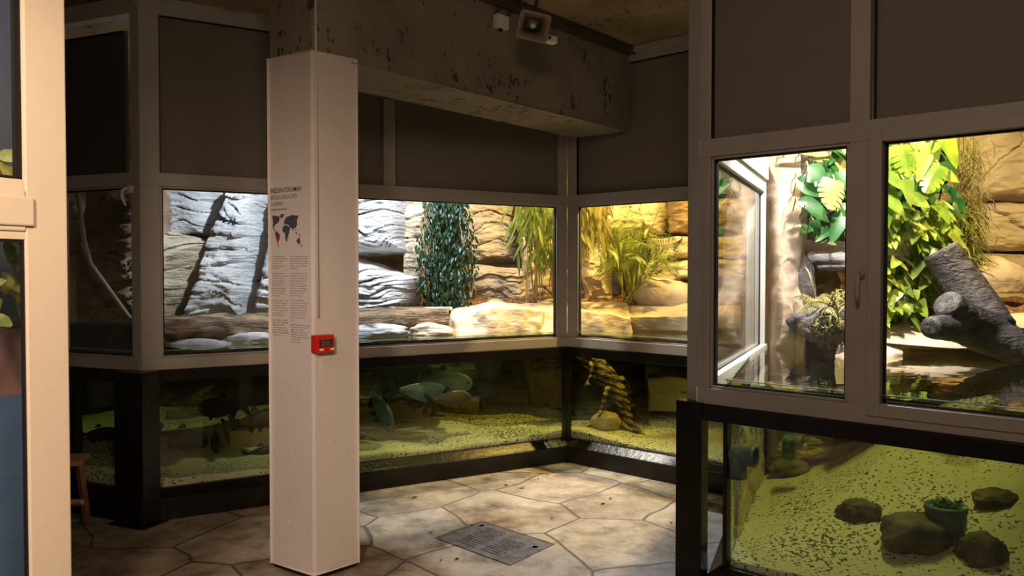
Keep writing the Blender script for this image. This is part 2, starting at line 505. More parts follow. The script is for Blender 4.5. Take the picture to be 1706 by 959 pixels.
def caiman_mat():
    m, t, out = nt('banded_scutes')
    b = nd(t, 'ShaderNodeBsdfPrincipled')
    b.inputs['Roughness'].default_value = 0.45
    w = nd(t, 'ShaderNodeTexWave')
    w.bands_direction = 'Z'
    w.inputs['Scale'].default_value = 6.0
    w.inputs['Distortion'].default_value = 3.2
    w.inputs['Detail'].default_value = 2
    w.inputs['Detail Scale'].default_value = 3
    t.links.new(coords(t, (1, 1, 1), (0, -0.3, 0)), w.inputs['Vector'])
    v = nd(t, 'ShaderNodeTexVoronoi')
    v.inputs['Scale'].default_value = 42
    v.feature = 'DISTANCE_TO_EDGE'
    t.links.new(coords(t, (1, 1, 1.3)), v.inputs['Vector'])
    band = ramp(t, w.outputs[0], [(0.35, (0.035, 0.020, 0.010)), (0.62, (0.44, 0.32, 0.12))])
    edge = ramp(t, v.outputs[0], [(0.04, (0.5, 0.42, 0.22)), (0.16, (1, 1, 1))])
    nz = nd(t, 'ShaderNodeTexNoise')
    nz.inputs['Scale'].default_value = 16
    t.links.new(coords(t), nz.inputs['Vector'])
    blot = ramp(t, nz.outputs[0], [(0.42, (0.35, 0.3, 0.25)), (0.58, (1, 1, 1))])
    col = mix(t, 1.0, band, blot, 'MULTIPLY')
    col = mix(t, 0.8, col, edge, 'MULTIPLY')
    t.links.new(col, b.inputs['Base Color'])
    bp = nd(t, 'ShaderNodeBump')
    bp.inputs['Strength'].default_value = 0.8
    bp.inputs['Distance'].default_value = 0.01
    t.links.new(v.outputs[0], bp.inputs['Height'])
    t.links.new(bp.outputs[0], b.inputs['Normal'])
    t.links.new(b.outputs[0], out.inputs[0])
    return m
M['caiman'] = caiman_mat()

# ------------------------------------------------------------------ object helpers
def link_mesh(name, verts, faces, mat, parent=None, smooth=False):
    me = bpy.data.meshes.new(name)
    me.from_pydata([tuple(v) for v in verts], [], faces)
    me.materials.append(mat)
    if smooth:
        me.polygons.foreach_set('use_smooth', [True] * len(me.polygons))
    me.update()
    o = bpy.data.objects.new(name, me)
    COL.objects.link(o)
    if parent:
        o.parent = parent
        o.matrix_parent_inverse = parent.matrix_basis.inverted()
    return o

def tag(o, label=None, cat=None, group=None, kind=None):
    if label: o['label'] = label
    if cat: o['category'] = cat
    if group: o['group'] = group
    if kind: o['kind'] = kind
    return o

def thing(name, loc, label, cat, group=None, kind=None, rz=0.0):
    o = bpy.data.objects.new(name, None)
    o.empty_display_size = 0.1
    COL.objects.link(o)
    o.location = loc
    o.rotation_euler.z = rz
    return tag(o, label, cat, group, kind)

class MB:
    def __init__(self):
        self.v, self.f = [], []
    def add(self, vs, fs):
        b = len(self.v)
        self.v += [Vector(x) for x in vs]
        self.f += [tuple(i + b for i in f) for f in fs]
    def hexa(self, c):  # 8 corners: bottom 4 ccw, top 4
        self.add(c, [(0, 3, 2, 1), (4, 5, 6, 7), (0, 1, 5, 4), (1, 2, 6, 5), (2, 3, 7, 6), (3, 0, 4, 7)])
    def box(self, c, s, rz=0.0, ctr=True):
        cx, cy, cz = c
        x, y, z = s[0] / 2, s[1] / 2, s[2] / 2
        r = Matrix.Rotation(rz, 3, 'Z')
        self.hexa([r @ Vector(p) + Vector(c) for p in ((-x, -y, -z), (x, -y, -z), (x, y, -z), (-x, y, -z), (-x, -y, z), (x, -y, z), (x, y, z), (-x, y, z))])
    def wbox(self, w, s0, s1, z0, z1, o0, o1):  # o0 < o1 offsets towards the visitor
        P = w.P
        self.hexa([P(s0, z0, o1), P(s1, z0, o1), P(s1, z0, o0), P(s0, z0, o0), P(s0, z1, o1), P(s1, z1, o1), P(s1, z1, o0), P(s0, z1, o0)])
    def prism(self, pts, z0, z1):
        n = len(pts)
        vs = [Vector((p[0], p[1], z0)) for p in pts] + [Vector((p[0], p[1], z1)) for p in pts]
        tris = tessellate_polygon([[Vector((p[0], p[1], 0)) for p in pts]])
        fs = [(i, (i + 1) % n, n + (i + 1) % n, n + i) for i in range(n)]
        for t in tris:
            fs.append(tuple(t))
            fs.append(tuple(n + i for i in reversed(t)))
        self.add(vs, fs)
    def tube(self, path, rad, seg=8, caps=True, flat=1.0):
        path = [Vector(p) for p in path]
        n = len(path)
        rs = rad if isinstance(rad, (list, tuple)) else [rad] * n
        vs, fs = [], []
        up = Vector((0, 0, 1))
        prev = None
        for i, p in enumerate(path):
            t = (path[min(i + 1, n - 1)] - path[max(i - 1, 0)]).normalized()
            if prev is None:
                a = t.cross(up)
                if a.length < 1e-3:
                    a = t.cross(Vector((1, 0, 0)))
            else:
                a = prev - t * prev.dot(t)
            a.normalize()
            prev = a
            b = t.cross(a)
            for k in range(seg):
                an = 2 * math.pi * k / seg
                vs.append(p + a * (math.cos(an) * rs[i]) + b * (math.sin(an) * rs[i] * flat))
        for i in range(n - 1):
            for k in range(seg):
                k2 = (k + 1) % seg
                fs.append((i * seg + k, i * seg + k2, (i + 1) * seg + k2, (i + 1) * seg + k))
        if caps:
            fs.append(tuple(reversed(range(seg))))
            fs.append(tuple(range((n - 1) * seg, n * seg)))
        self.add(vs, fs)
    def lathe(self, c, prof, seg=24, axis=None):
        """prof: list of (r, h) along axis"""
        ax = Vector(axis or (0, 0, 1)).normalized()
        a = ax.cross(Vector((0, 0, 1)))
        if a.length < 1e-3:
            a = Vector((1, 0, 0))
        a.normalize()
        b = ax.cross(a)
        vs, fs = [], []
        for r, h in prof:
            for k in range(seg):
                an = 2 * math.pi * k / seg
                vs.append(Vector(c) + ax * h + a * math.cos(an) * r + b * math.sin(an) * r)
        for i in range(len(prof) - 1):
            for k in range(seg):
                k2 = (k + 1) % seg
                fs.append((i * seg + k, i * seg + k2, (i + 1) * seg + k2, (i + 1) * seg + k))
        self.add(vs, fs)
    def build(self, name, mat, parent=None, smooth=False, bevel=0.0, label=None):
        o = link_mesh(name, self.v, self.f, mat, parent, smooth)
        if bevel:
            m = o.modifiers.new('bevel', 'BEVEL')
            m.width = bevel
            m.segments = 2
            m.limit_method = 'ANGLE'
        if label:
            o['label'] = label
        return o

# ------------------------------------------------------------------ plan of the building
ZB0, ZB1, ZT0, ZT1, ZP, ZC = 0.959, 1.036, 2.14, 2.225, 3.23, 3.34
WATER = 1.068
C = Vector((0.464, 6.56))
d2 = Vector((1468, -1300)).normalized()
A = Vector((-2.36, 4.96))
D = Vector((1.702, 5.464))
W3P = Vector((0.905, 3.77))
w0d = Vector((0.9245, -0.381))
L0 = A - w0d * 2.2
wall0 = Wall(L0, w0d)
wall1 = Wall(A, C - A)
wall2 = Wall(C, d2)
wallR = Wall(D, W3P - D)
wall3 = Wall(W3P, d2)
LEN0, LEN1, LEN2, LENR, LEN3 = 2.2, (C - A).length, (D - C).length, (W3P - D).length, 2.7
W3E = W3P + d2 * LEN3

def struct(o):
    o['kind'] = 'structure'
    return o

# floor, ceiling
b = MB(); b.box((0, 3.5, -0.05), (14, 13, 0.1))
struct(b.build('floor', M['floor']))
b = MB(); b.box((0, 3.5, ZC + 0.06), (14, 13, 0.12))
struct(b.build('ceiling', M['ceiling']))

# ------------------------------------------------------------------ facades
def facade(name, w, length, posts, panels, pmat='panel', zp=ZP, fmat='frame'):
    """upper blind panels, transoms and posts of one side"""
    b = MB()
    for s0, s1 in posts:
        b.wbox(w, s0, s1, ZB0, ZC, -0.07, 0.0)
    b.wbox(w, 0, length, ZP, ZC, -0.069, 0.002)
    b.wbox(w, 0, length, ZT0, ZT1, -0.068, 0.004)
    b.wbox(w, 0, length, ZB0, ZB1, -0.068, 0.012)
    root = struct(b.build(name, M[fmat], bevel=0.003))
    for s0, s1 in panels:
        b = MB(); b.wbox(w, s0 - .005, s1 + .005, ZT1 - .005, zp + .005, -0.05, -0.025)
        b.build('blind_panel', M[pmat], root)
        g = MB()
        g.wbox(w, s0, s0 + .006, ZT1, zp, -0.026, -0.004)
        g.wbox(w, s0, s1, zp - .008, zp, -0.026, -0.004)
        g.build('shadow_strip', M['gasket'], root)  # black strips stand in for the shade along recessed panel edges
    return root

def window(name, w, s0, s1, z0=ZB1, z1=ZT0, sash=0.0, handle=None, bead=0.012, mat='frame'):
    """glazing with rubber gasket; sash > 0 adds an opening leaf standing proud of the facade"""
    f = MB()
    if sash:
        for a, c, e, g in ((s0 - sash, s0, z0 - sash, z1 + sash), (s1, s1 + sash, z0 - sash, z1 + sash)):
            f.wbox(w, a, c, e, g, -0.04, 0.022)
        f.wbox(w, s0, s1, z0 - sash, z0, -0.04, 0.022)
        f.wbox(w, s0, s1, z1, z1 + sash, -0.04, 0.022)
    else:
        for a, c, e, g in ((s0, s0 + bead, z0, z1), (s1 - bead, s1, z0, z1), (s0, s1, z0, z0 + bead), (s0, s1, z1 - bead, z1)):
            f.wbox(w, a, c, e, g, -0.03, -0.006)
    root = struct(f.build(name, M[mat], bevel=0.003))
    bd = 0 if sash else bead
    g = MB()
    a0, a1, c0, c1, k = s0 + bd, s1 - bd, z0 + bd, z1 - bd, 0.008
    for a, c, e, h in ((a0, a0 + k, c0, c1), (a1 - k, a1, c0, c1), (a0, a1, c0, c0 + k), (a0, a1, c1 - k, c1)):
        g.wbox(w, a, c, e, h, -0.045, -0.02)
    g.build('gasket', M['gasket'], root)
    p = MB(); p.wbox(w, a0, a1, c0, c1, -0.04, -0.03)
    p.build('pane', M['glass'], root)
    if handle:
        hs, hz, off = handle
        h = MB()
        h.lathe(w.P(hs, hz, off), [(0.0, 0), (0.016, 0), (0.016, 0.008), (0.012, 0.012), (0.0, 0.012)], 20, (w.n.x, w.n.y, 0))
        h.lathe(w.P(hs, hz, off + .01), [(0.009, 0), (0.009, 0.03), (0.0, 0.03)], 14, (w.n.x, w.n.y, 0))
        h.tube([w.P(hs, hz + .012, off + .036), w.P(hs, hz - .03, off + .04), w.P(hs, hz - .08, off + .038), w.P(hs, hz - .115, off + .034)], [0.010, 0.011, 0.010, 0.008], 12)
        h.build('handle', M['frame'], root, True)
    return root

s1 = wall1.s; s2 = wall2.s; s3 = wall3.s; s0f = wall0.s
# side 0 (far left, dark)
e0 = LEN0
g0 = s0f(220); h0 = s0f(206)
gl0 = s0f(100)
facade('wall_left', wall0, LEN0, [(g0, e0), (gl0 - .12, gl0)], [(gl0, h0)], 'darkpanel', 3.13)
window('window_1', wall0, gl0, g0)
# handle, far-left window
b = MB()
hs, hz = wall0.hit(219, 318)
b.box(wall0.P(hs, hz + .01, .008), (0.04, 0.02, 0.05))
b.tube([wall0.P(hs - .004, hz + .02, .03), wall0.P(hs - .03, hz, .045), wall0.P(hs - .035, hz - .04, .045), wall0.P(hs - .015, hz - .08, .04), wall0.P(hs - .008, hz - .095, .038)], [0.009, 0.01, 0.01, 0.009, 0.006], 10)
tag(b.build('window_handle', M['cream'], None, True), 'curved cream lever handle on the far-left dark window frame', 'handle')

# side 1
p1a, p1b = s1(268), s1(930)
facade('wall_back_left', wall1, LEN1, [(0, p1a), (s1(505), s1(530)), (p1b, LEN1)],
       [(p1a, s1(505)), (s1(530), s1(640)), (s1(660), s1(935))])
b = MB(); b.wbox(wall1, s1(640), s1(660), ZT1, ZC, -0.066, -0.001); tag(struct(b.build('trim_1', M['frame'], bevel=0.003)))
window('window_2', wall1, p1a, s1(505))
window('window_3', wall1, s1(530), p1b)
# side 2
facade('wall_back_right', wall2, LEN2, [(0, s2(960)), (LEN2 - .06, LEN2)], [(s2(960), LEN2 - .06)])
window('window_4', wall2, s2(960), LEN2 - .06)
# return side (seen from inside through the right window)
facade('wall_return', wallR, LENR, [(0, .06), (LENR - .07, LENR - .01)], [(.06, LENR - .07)], fmat='white')
b = MB()
b.wbox(wallR, .0, LENR - .02, ZT1, ZC, -0.085, -0.072)
b.wbox(wallR, 0, LENR - .02, ZB1 - .02, 1.088, -.085, -.046)
struct(b.build('trim_2', M['white']))
b = MB(); qa, qb = at(1243, 450, 5.40), at(1263, 450, 5.40)
b.prism([(qa.x, qa.y), (qb.x, qb.y), (qb.x + .01, qb.y + .05), (qa.x + .02, qa.y + .03)], ZB1 - .02, ZC)
struct(b.build('trim_5', M['white']))
window('window_5', wallR, .06, LENR - .07, mat='white')
# side 3 (near right)
a1, a2 = s3(1183), s3(1413)
b1 = s3(1467, .022)
m0, m1 = s3(1413), s3(1446)
E3 = LEN3
facade('wall_right', wall3, LEN3, [(0, a1), (m0, m1), (b1 + 1.25, E3)], [(a1, m0), (s3(1452), b1 + 1.25)])
window('window_6', wall3, a1, a2)
window('window_7', wall3, b1, b1 + 1.2, ZB1 + .012, ZT0 - .012, 0.052, (s3(1434, .022), 1.585, .022))
# corner post at the left end of side 3
b = MB()
q1 = W3P; q2 = at(1146, 450, 3.86); q3 = W3P + (D - W3P).normalized() * .16
b.prism([(q1.x, q1.y), (W3P + wall3.n * 0.003 + d2 * .02)[:2], (q3.x + .03, q3.y), (q3.x - .02, q3.y), (q2.x, q2.y)], ZB0, ZC)
struct(b.build('trim_3', M['frame'], bevel=0.002))

# ------------------------------------------------------------------ aquarium fronts
def aquarium(label, w, t0, t1, posts, post_off=(-.03, .03), deep=.07):
    o = thing('aquarium_front', w.P((t0 + t1) / 2, 0, 0), label, 'aquarium')
    b = MB()
    P = w.P
    prof = [(deep, 0), (deep, .135), (deep - .02, .15), (.0, .19), (-.08, .19), (-.08, 0)]
    vs = [P(s, z, of) for s in (t0, t1) for of, z in prof]
    n = len(prof)
    b.add(vs, [(i, (i + 1) % n, n + (i + 1) % n, n + i) for i in range(n)] + [tuple(range(n)), tuple(range(2 * n - 1, n - 1, -1))])
    b.build('base_rail', M['black'], o, bevel=.004)
    b = MB(); b.wbox(w, t0, t1, .882, ZB0 - .001, -.05, .024); b.build('top_rail', M['black'], o, bevel=.003)
    for a, c in posts:
        b = MB(); b.wbox(w, a, c, .19, .884, *post_off); b.build('upright', M['black'], o, bevel=.003)
    b = MB(); b.wbox(w, t0, t1, .18, WATER + .012, -.032, -.014); b.build('glass_pane', M['tankglass'], o)
    b = MB(); b.wbox(w, t0, t1, WATER + .0122, WATER + .015, -.033, -.013); b.build('glass_rim', M['glassedge'], o)
    return o

aquarium('dark aquarium front under the far-left window, behind the wooden stool', wall0, 0, LEN0 - .03, [(LEN0 - .62, LEN0 - .57)])
aquarium('long aquarium front with grey fish, behind the white column', wall1, .0, LEN1 - .005, [(s1(247), s1(262)), (LEN1 - .035, LEN1 - .005)])
aquarium('aquarium front showing the banded caiman and yellow sand', wall2, 0.005, LEN2, [(.003, s2(949))])
T3S = s3(1206)
aquarium('near right aquarium front with blue pot and dark stones', wall3, T3S, LEN3, [(T3S, s3(1213))], (-.05, .0))
T3 = W3P + d2 * T3S
wallT = Wall(D, T3 - D)
aquarium('side glass of the near right aquarium, receding behind the black post', wallT, .03, (T3 - D).length - .02, [])
# short black rail bridging post and tank, right
b = MB(); b.wbox(wall3, -.02, T3S, .882, ZB0 - .001, -.05, .024)
tag(b.build('support_rail', M['black']), 'short black rail joining the thick right post to the aquarium', 'rail')
# thick supporting posts
def black_post(wl, sa, sb, o0, o1, label):
    o = thing('support_post', wl.P((sa + sb) / 2, 0, (o0 + o1) / 2), label, 'post')
    b = MB(); b.wbox(wl, sa, sb, 0.012, ZB0 + .006, o0, o1); b.build('shaft', M['black'], o, bevel=.004)
    b = MB(); b.wbox(wl, sa - .03, sb + .03, 0, .012, o0 - .03, o1 + .03); b.build('base_plate', M['black'], o, bevel=.003)
    return o
black_post(wall3, s3(1127, .035), s3(1182, -.04), -.04, .035, 'thick black post under the near right window corner')
wp = Wall(A + Vector((-.14, -.14)), w0d)
black_post(wall0, wall0.s(187, .12), wall0.s(234, .12), -.02, .12, 'thick black post left of the fish aquarium, on a floor plate')

# ------------------------------------------------------------------ column, beam
colF = Vector((-1.018, 3.985))
e1 = Vector((0.665, 0.747)).normalized()
e2 = Vector((-0.81, 0.587)).normalized()
ew, el = .278, .345
def quad(o, a, la, c, lc):
    return [o, o + a * la, o + a * la + c * lc, o + c * lc]
o = thing('column', (colF.x, colF.y, 0), 'white painted square concrete column in the middle of the floor', 'column')
o['kind'] = 'structure'
b = MB(); b.prism(quad(colF, e1, ew, e2, el), .03, 2.715)
b.build('shaft', M['column'], o, bevel=.012)
b = MB(); b.prism(quad(colF + e1 * .004 + e2 * .004, e1, ew - .008, e2, el - .008), 2.7, ZC)
b.build('bare_top', M['concrete'], o, label='unpainted raw concrete top of the column')
b = MB(); b.prism(quad(colF + e1 * .006 + e2 * .006, e1, ew - .012, e2, el - .012), 0, .031)
b.build('plinth', M['gasket'], o)
b = MB()
rng = random.Random(3)
for k in range(9):
    if k % 2:
        c = colF + e2 * rng.uniform(.05, el - .05); n = -e1
    else:
        c = colF + e1 * rng.uniform(.05, ew - .05); n = -e2
    b.lathe((c.x, c.y, rng.uniform(.1, 1.2)), [(0.006, 0), (0.005, .003), (0, .005)], 8, (n.x, n.y, 0))
b.build('paint_drip', M['column'], o, True)
# beam
B1 = C + d2 * wall2.s(1046)
bl = (B1 - (colF + e1 * ew)).dot(e1)
Bs = colF + e1 * (ew - .02)
perp = Vector((-e1.y, e1.x))
b = MB()
bw = .50
p0 = Bs; p1 = Bs + e1 * (bl + .02)
p1b_ = C + d2 * wall2.s(960)
b.prism([p0, B1 + wall2.n * .005, p1b_ + wall2.n * .005, p0 + perp * bw], 2.70, ZC + .002)
tag(struct(b.build('concrete_beam', M['concrete'], bevel=.012)))

# conduit on column and call point
wc = Wall(colF, e1)          # right face: n points to the visitor
wl_ = Wall(colF + e2 * el, -e2)   # left face
b = MB()
b.tube([wc.P(.022, 3.33, .006), wc.P(.022, 2.73, .006), wc.P(.022, 1.36, .012)], .006, 8)
tag(b.build('cable_conduit', M['column'], None, True), 'thin white cable running down the column corner to the red box', 'cable')

cs, cz = wc.hit(541, 587, .0)
cpa, cpz1 = wc.hit(525, 558, .05); cpb, _ = wc.hit(557, 558, .05)
o = thing('fire_call_point', wc.P(cpb / 2, 1.21, 0), 'red fire alarm call point on the column side', 'alarm')
_, z1_ = wc.hit(540, 558, .05); _, z0_ = wc.hit(540, 587, .05)
sa, sb = cpa + .008, cpb
b = MB(); b.wbox(wc, sa, sb, z0_, z1_, 0, .05); b.build('housing', M['red'], o, bevel=.003)
b = MB(); b.wbox(wc, sa + .018, sb - .012, z0_ + .03, z0_ + .065, .05, .052); b.build('label_plate', M['gasket'], o)
b = MB(); b.wbox(wc, sa + .018, sa + .042, z0_ + .01, z0_ + .02, .05, .052); b.build('white_sticker', M['white'], o)
b = MB(); b.wbox(wc, sb - .022, sb - .002, z0_ + .01, z0_ + .02, .05, .052); b.build('white_sticker', M['white'], o)
b = MB()
for k in range(4):
    b.wbox(wc, sa + .024, sb - .02 - .01 * (k % 2), z0_ + .036 + k * .007, z0_ + .038 + k * .007, .052, .0524)
b.build('label_lines', M['plasticgrey'], o)

# ------------------------------------------------------------------ lettering on the column
sign = thing('wall_lettering', wl_.P(.15, 1.6, .001), 'dark lettering and world map printed on the column', 'sign')
FONT = bpy.data.fonts.load('<builtin>') if '<builtin>' in bpy.data.fonts else None
def text_mesh(name, s, sx, z, width=None, cap=.02, mat='ink', bold=False, w=wl_, parent=sign, spacing=1.0, off=.0008):
    cu = bpy.data.curves.new(name, 'FONT')
    cu.body = s
    cu.size = 1.0
    cu.space_line = spacing
    cu.extrude = 0.0
    if bold:
        cu.offset = 0.010
    to = bpy.data.objects.new(name, cu)
    COL.objects.link(to)
    bpy.context.view_layer.update()
    dg = bpy.context.evaluated_depsgraph_get()
    me = bpy.data.meshes.new_from_object(to.evaluated_get(dg))
    bpy.data.objects.remove(to)
    xs = [v.co.x for v in me.vertices]
    ky = cap / 0.70
    kx = width / (max(xs) - min(xs)) if width else ky
    x0 = min(xs)
    for v in me.vertices:
        p = w.P(sx + (v.co.x - x0) * kx, z + v.co.y * ky, off)
        v.co = p
    me.materials.clear()
    me.materials.append(M[mat])
    ob = bpy.data.objects.new(name, me)
    COL.objects.link(ob)
    ob.parent = parent
    ob.matrix_parent_inverse = parent.matrix_basis.inverted()
    return ob

def ltxt(name, s, x0, y0, x1, cap, **k):
    sx, z = wl_.hit(x0, y0)
    sx2, _ = wl_.hit(x1, y0)
    return text_mesh(name, s, sx, z, sx2 - sx, cap, **k)
ltxt('title', 'BREDSNUTEKAIMAN', 451, 322.0, 502, .024, bold=True)
ltxt('subtitle', 'BROAD-SNOUTED', 451, 333.0, 495, .021, mat='inkgrey')
ltxt('subtitle', 'CAIMAN', 451, 343.5, 471, .021, mat='inkgrey')
ltxt('species_name', 'Caiman latirostris', 451, 351.2, 478, .012, bold=True)
def para(lines, x0, x1, y0, dy, boldfirst=False):
    sx, _ = wl_.hit(x0, y0); sx2, _ = wl_.hit(x1, y0)
    full = sx2 - sx
    mx = max(len(l) for l in lines)
    for i, l in enumerate(lines):
        _, z = wl_.hit(x0, y0 + i * dy)
        text_mesh('body_text', l, sx, z, full * len(l) / mx, .0065, 'inkgrey', bold=boldfirst)
NO = [['NO  Bredsnutekaimanen', 'er en krokodille som lever', 'i elver og sumper. Den', 'er utbredt i det', 'sentrale og ostlige', 'Sor-Amerika.'],
      ['Kaimanen har en bred', 'og kraftig snute som den', 'bruker til a knuse', 'skall pa snegler og', 'skilpadder. Ungene', 'spiser insekter og', 'sma fisk og krepsdyr.', 'De voksne tar ogsa', 'fugler og pattedyr', 'naer vannet.'],
      ['Hunnen bygger et reir', 'av planter og jord.', 'Hun legger egg og', 'vokter reiret til de', 'klekkes. Ungene blir', 'hos moren en tid', 'etter klekking.'],
      ['Storrelse: 2 meter', 'Fode: fisk og fugl', 'Egg: 20 til 50', 'Leveomrade: elver', 'og innsjoer i skog', 'Status: livskraftig', 'i naturen']]
EN = [['EN  The broad-snouted', 'caiman lives in rivers', 'and swamps. The range', 'covers the central and', 'eastern parts of the', 'continent.'],
      ['The caiman has a wide', 'and strong snout. It is', 'used for crushing the', 'shells of snails and', 'turtles. The young', 'eat insects and small', 'fish and crustaceans.', 'The adults also take', 'birds and mammals', 'near the water.'],
      ['The female builds a', 'nest of plants and soil.', 'She lays the eggs and', 'guards them until they', 'hatch. The young stay', 'with their mother for', 'some time after they', 'have hatched in the', 'nest.'],
      ['Size: two metres long', 'Food: fish and birds', 'Eggs: 20 to 50', 'Habitat: rivers and', 'lakes in the forest', 'Status: least concern', 'in the wild', 'and in zoos']]
for P_, x0, x1 in ((NO, 453, 480), (EN, 483.5, 514)):
    y = 428.0
    for k, L in enumerate(P_):
        para(L, x0 + k * .4, x1 + k * .3, y, 3.95 + (.12 if k else 0), k == 3)
        y += len(L) * 4.05 + 4.0

def map_poly(pts, name, mat, off=.001):
    P2 = [(440 + x / 6.39, 300 + y / 6.39) for x, y in pts]
    sz = [wl_.hit(*p) for p in P2]
    tris = tessellate_polygon([[Vector((a, c, 0)) for a, c in sz]])
    vs = [wl_.P(a, c, off) for a, c in sz]
    link_mesh(name, vs, [tuple(t) for t in tris], mat, sign)
for pts in ([(85, 385), (110, 375), (150, 385), (165, 380), (165, 430), (150, 450), (125, 470), (112, 485), (104, 500), (110, 518), (128, 545), (115, 540), (98, 515), (92, 480), (98, 450), (92, 410)],
            [(175, 365), (215, 357), (205, 390), (182, 410), (172, 388)],
            [(120, 545), (140, 545), (170, 580), (165, 620), (150, 655), (158, 715), (148, 700), (140, 660), (132, 620), (118, 580)],
            [(205, 490), (235, 478), (260, 490), (275, 525), (268, 560), (255, 600), (245, 655), (235, 650), (225, 600), (222, 560), (198, 550), (195, 515)],
            [(212, 462), (220, 420), (240, 390), (265, 385), (290, 370), (340, 375), (370, 380), (355, 410), (350, 440), (355, 470), (335, 510), (320, 510), (305, 540), (295, 510), (275, 500), (265, 480), (240, 468), (222, 475)],
            [(262, 492), (280, 505), (272, 525)], [(332, 515), (342, 530), (336, 540)],
            [(333, 548), (350, 555), (352, 582), (342, 572)], [(374, 568), (392, 588), (386, 596), (373, 580)],
            [(345, 655), (350, 635), (372, 605), (385, 635), (388, 660), (372, 688), (360, 665)],
            [(395, 690), (406, 684), (402, 700), (388, 708)], [(263, 615), (271, 610), (266, 635)]):
    map_poly(pts, 'continent', M['inkblue'])
map_poly([(152, 583), (172, 588), (166, 628), (151, 658), (156, 706), (146, 692), (137, 645), (148, 615)], 'red_range_area', M['inkred'], .0015)

# ------------------------------------------------------------------ speaker on the beam
wb = Wall(colF + e1 * ew, e1)
spk = thing('horn_speaker', wb.P(wb.s(880), 3.0, .02), 'grey rectangular horn loudspeaker fixed to the concrete beam', 'loudspeaker')
ax = Vector((0.05, -0.93, -0.36)).normalized()
rt = ax.cross(Vector((0, 0, 1))).normalized() * -1
rt = (rt + Vector((0, 0, -0.22))).normalized()
upv = rt.cross(ax) * -1
if upv.z < 0: upv = -upv
ccen = at(889, 44, 4.62)
def rrect(hw, hh, r, n=5):
    pts = []
    for cx_, cy_, a0_ in ((hw - r, hh - r, 0), (-hw + r, hh - r, 90), (-hw + r, -hh + r, 180), (hw - r, -hh + r, 270)):
        for k in range(n):
            a_ = math.radians(a0_ + 90 * k / (n - 1))
            pts.append((cx_ + r * math.cos(a_), cy_ + r * math.sin(a_)))
    return pts
def loft(sections, close=True):
    b = MB(); vs = []; fs = []
    n = len(sections[0])
    for s_ in sections: vs += s_
    for i in range(len(sections) - 1):
        for k in range(n):
            k2 = (k + 1) % n
            fs.append((i * n + k, i * n + k2, (i + 1) * n + k2, (i + 1) * n + k))
    if close:
        fs.append(tuple(range(n)))
        fs.append(tuple(range(len(sections) * n - 1, (len(sections) - 1) * n - 1, -1)))
    b.add(vs, fs)
    return b
def sec(hw, hh, r, dist):
    return [ccen + ax * dist + rt * x + upv * y for x, y in rrect(hw, hh, r)]
b = loft([sec(.02, .02, .019, -.115), sec(.035, .03, .02, -.09), sec(.085, .075, .02, -.005), sec(.092, .082, .02, 0), sec(.092, .082, .02, .008), sec(.086, .076, .02, .008), sec(.07, .062, .018, -.02), sec(.035, .03, .015, -.085)])
b.build('horn', M['plasticgrey'], spk, True)
b = MB(); b.lathe(ccen + ax * -.07, [(.001, .05), (.014, .045), (.017, .03), (.012, 0), (.012, -.02)], 20, ax); b.build('phase_plug', M['white'], spk, True)
b = MB(); b.lathe(ccen, [(.0, -.23), (.055, -.23), (.06, -.22), (.06, -.11), (.04, -.095), (0, -.095)], 24, ax); b.build('driver_housing', M['darkplastic'], spk, True)
b = MB()
b.tube([ccen + rt * -.07 + ax * -.16, ccen + rt * -.07 + ax * -.16 + upv * .09, ccen + rt * .07 + ax * -.16 + upv * .09, ccen + rt * .07 + ax * -.16], .007, 8)
b.tube([ccen + ax * -.16 + upv * .09, ccen + ax * -.16 + upv * .22], .012, 8)
b.build('bracket', M['darkplastic'], spk, True)
b = MB(); jc = at(916, 66, 4.8); b.box(jc, (.09, .05, .045), .7); b.build('end_fitting', M['white'], spk, bevel=.008)
b = MB()
for k in (-1, 1):
    b.lathe(jc + Vector((k * .018 - .02, -.045, .0)), [(0, .002), (.009, .002), (.009, -.002)], 12, (-.5, -.8, 0))
b.build('screw_hole', M['gasket'], spk)
o = thing('junction_box', at(833, 38, 4.65), 'small white cable junction box left of the loudspeaker', 'junction box')
b = MB(); b.wbox(wb, wb.s(822), wb.s(840), wb.hit(833, 50)[1], wb.hit(833, 28)[1], 0, .045); b.build('box', M['white'], o, bevel=.004)
b = MB(); b.wbox(wb, wb.s(828), wb.s(832), wb.hit(833, 54)[1], wb.hit(833, 50)[1], .01, .03); b.build('cable_gland', M['gasket'], o)
b = MB(); b.tube([wb.P(wb.s(838), wb.hit(833, 28)[1], .02), wb.P(wb.s(842), wb.hit(833, 15)[1], .06), wb.P(wb.s(852), wb.hit(850, 5)[1], .08)], .004, 6); b.build('cable', M['gasket'], o, True)
b = MB(); b.wbox(wb, wb.s(770), bl - .01, ZC - .062, ZC - .002, .0, .07)
tag(b.build('cable_trunking', M['darkplastic'], bevel=.003), 'dark cable trunking along the top of the concrete beam', 'trunking')
b = MB(); b.wbox(wall2, wall2.s(1052), wall2.s(1140) + .3, ZC - .05, ZC - .004, .004, .05)
struct(b.build('trim_4', M['frame'], bevel=.003))
# ceiling batten and hanging wire at the far left
b = MB(); bp0 = at(378, 13, 4.9); bp1 = at(440, -14, 4.2)
b.tube([Vector((bp0.x, bp0.y, ZC - .02)), Vector((bp1.x, bp1.y, ZC - .02))], .018, 4)
tag(b.build('ceiling_batten', M['darkplastic']), 'dark batten on the ceiling left of the column', 'batten')
b = MB(); b.tube([at(215, -10, 3.9), at(225, 3, 3.95), at(245, 9, 4.0), at(270, 6, 4.1), at(290, -8, 4.2)], .003, 6)
tag(b.build('hanging_wire', M['plasticgrey'], None, True), 'thin loose wire looping below the ceiling at upper left', 'wire')

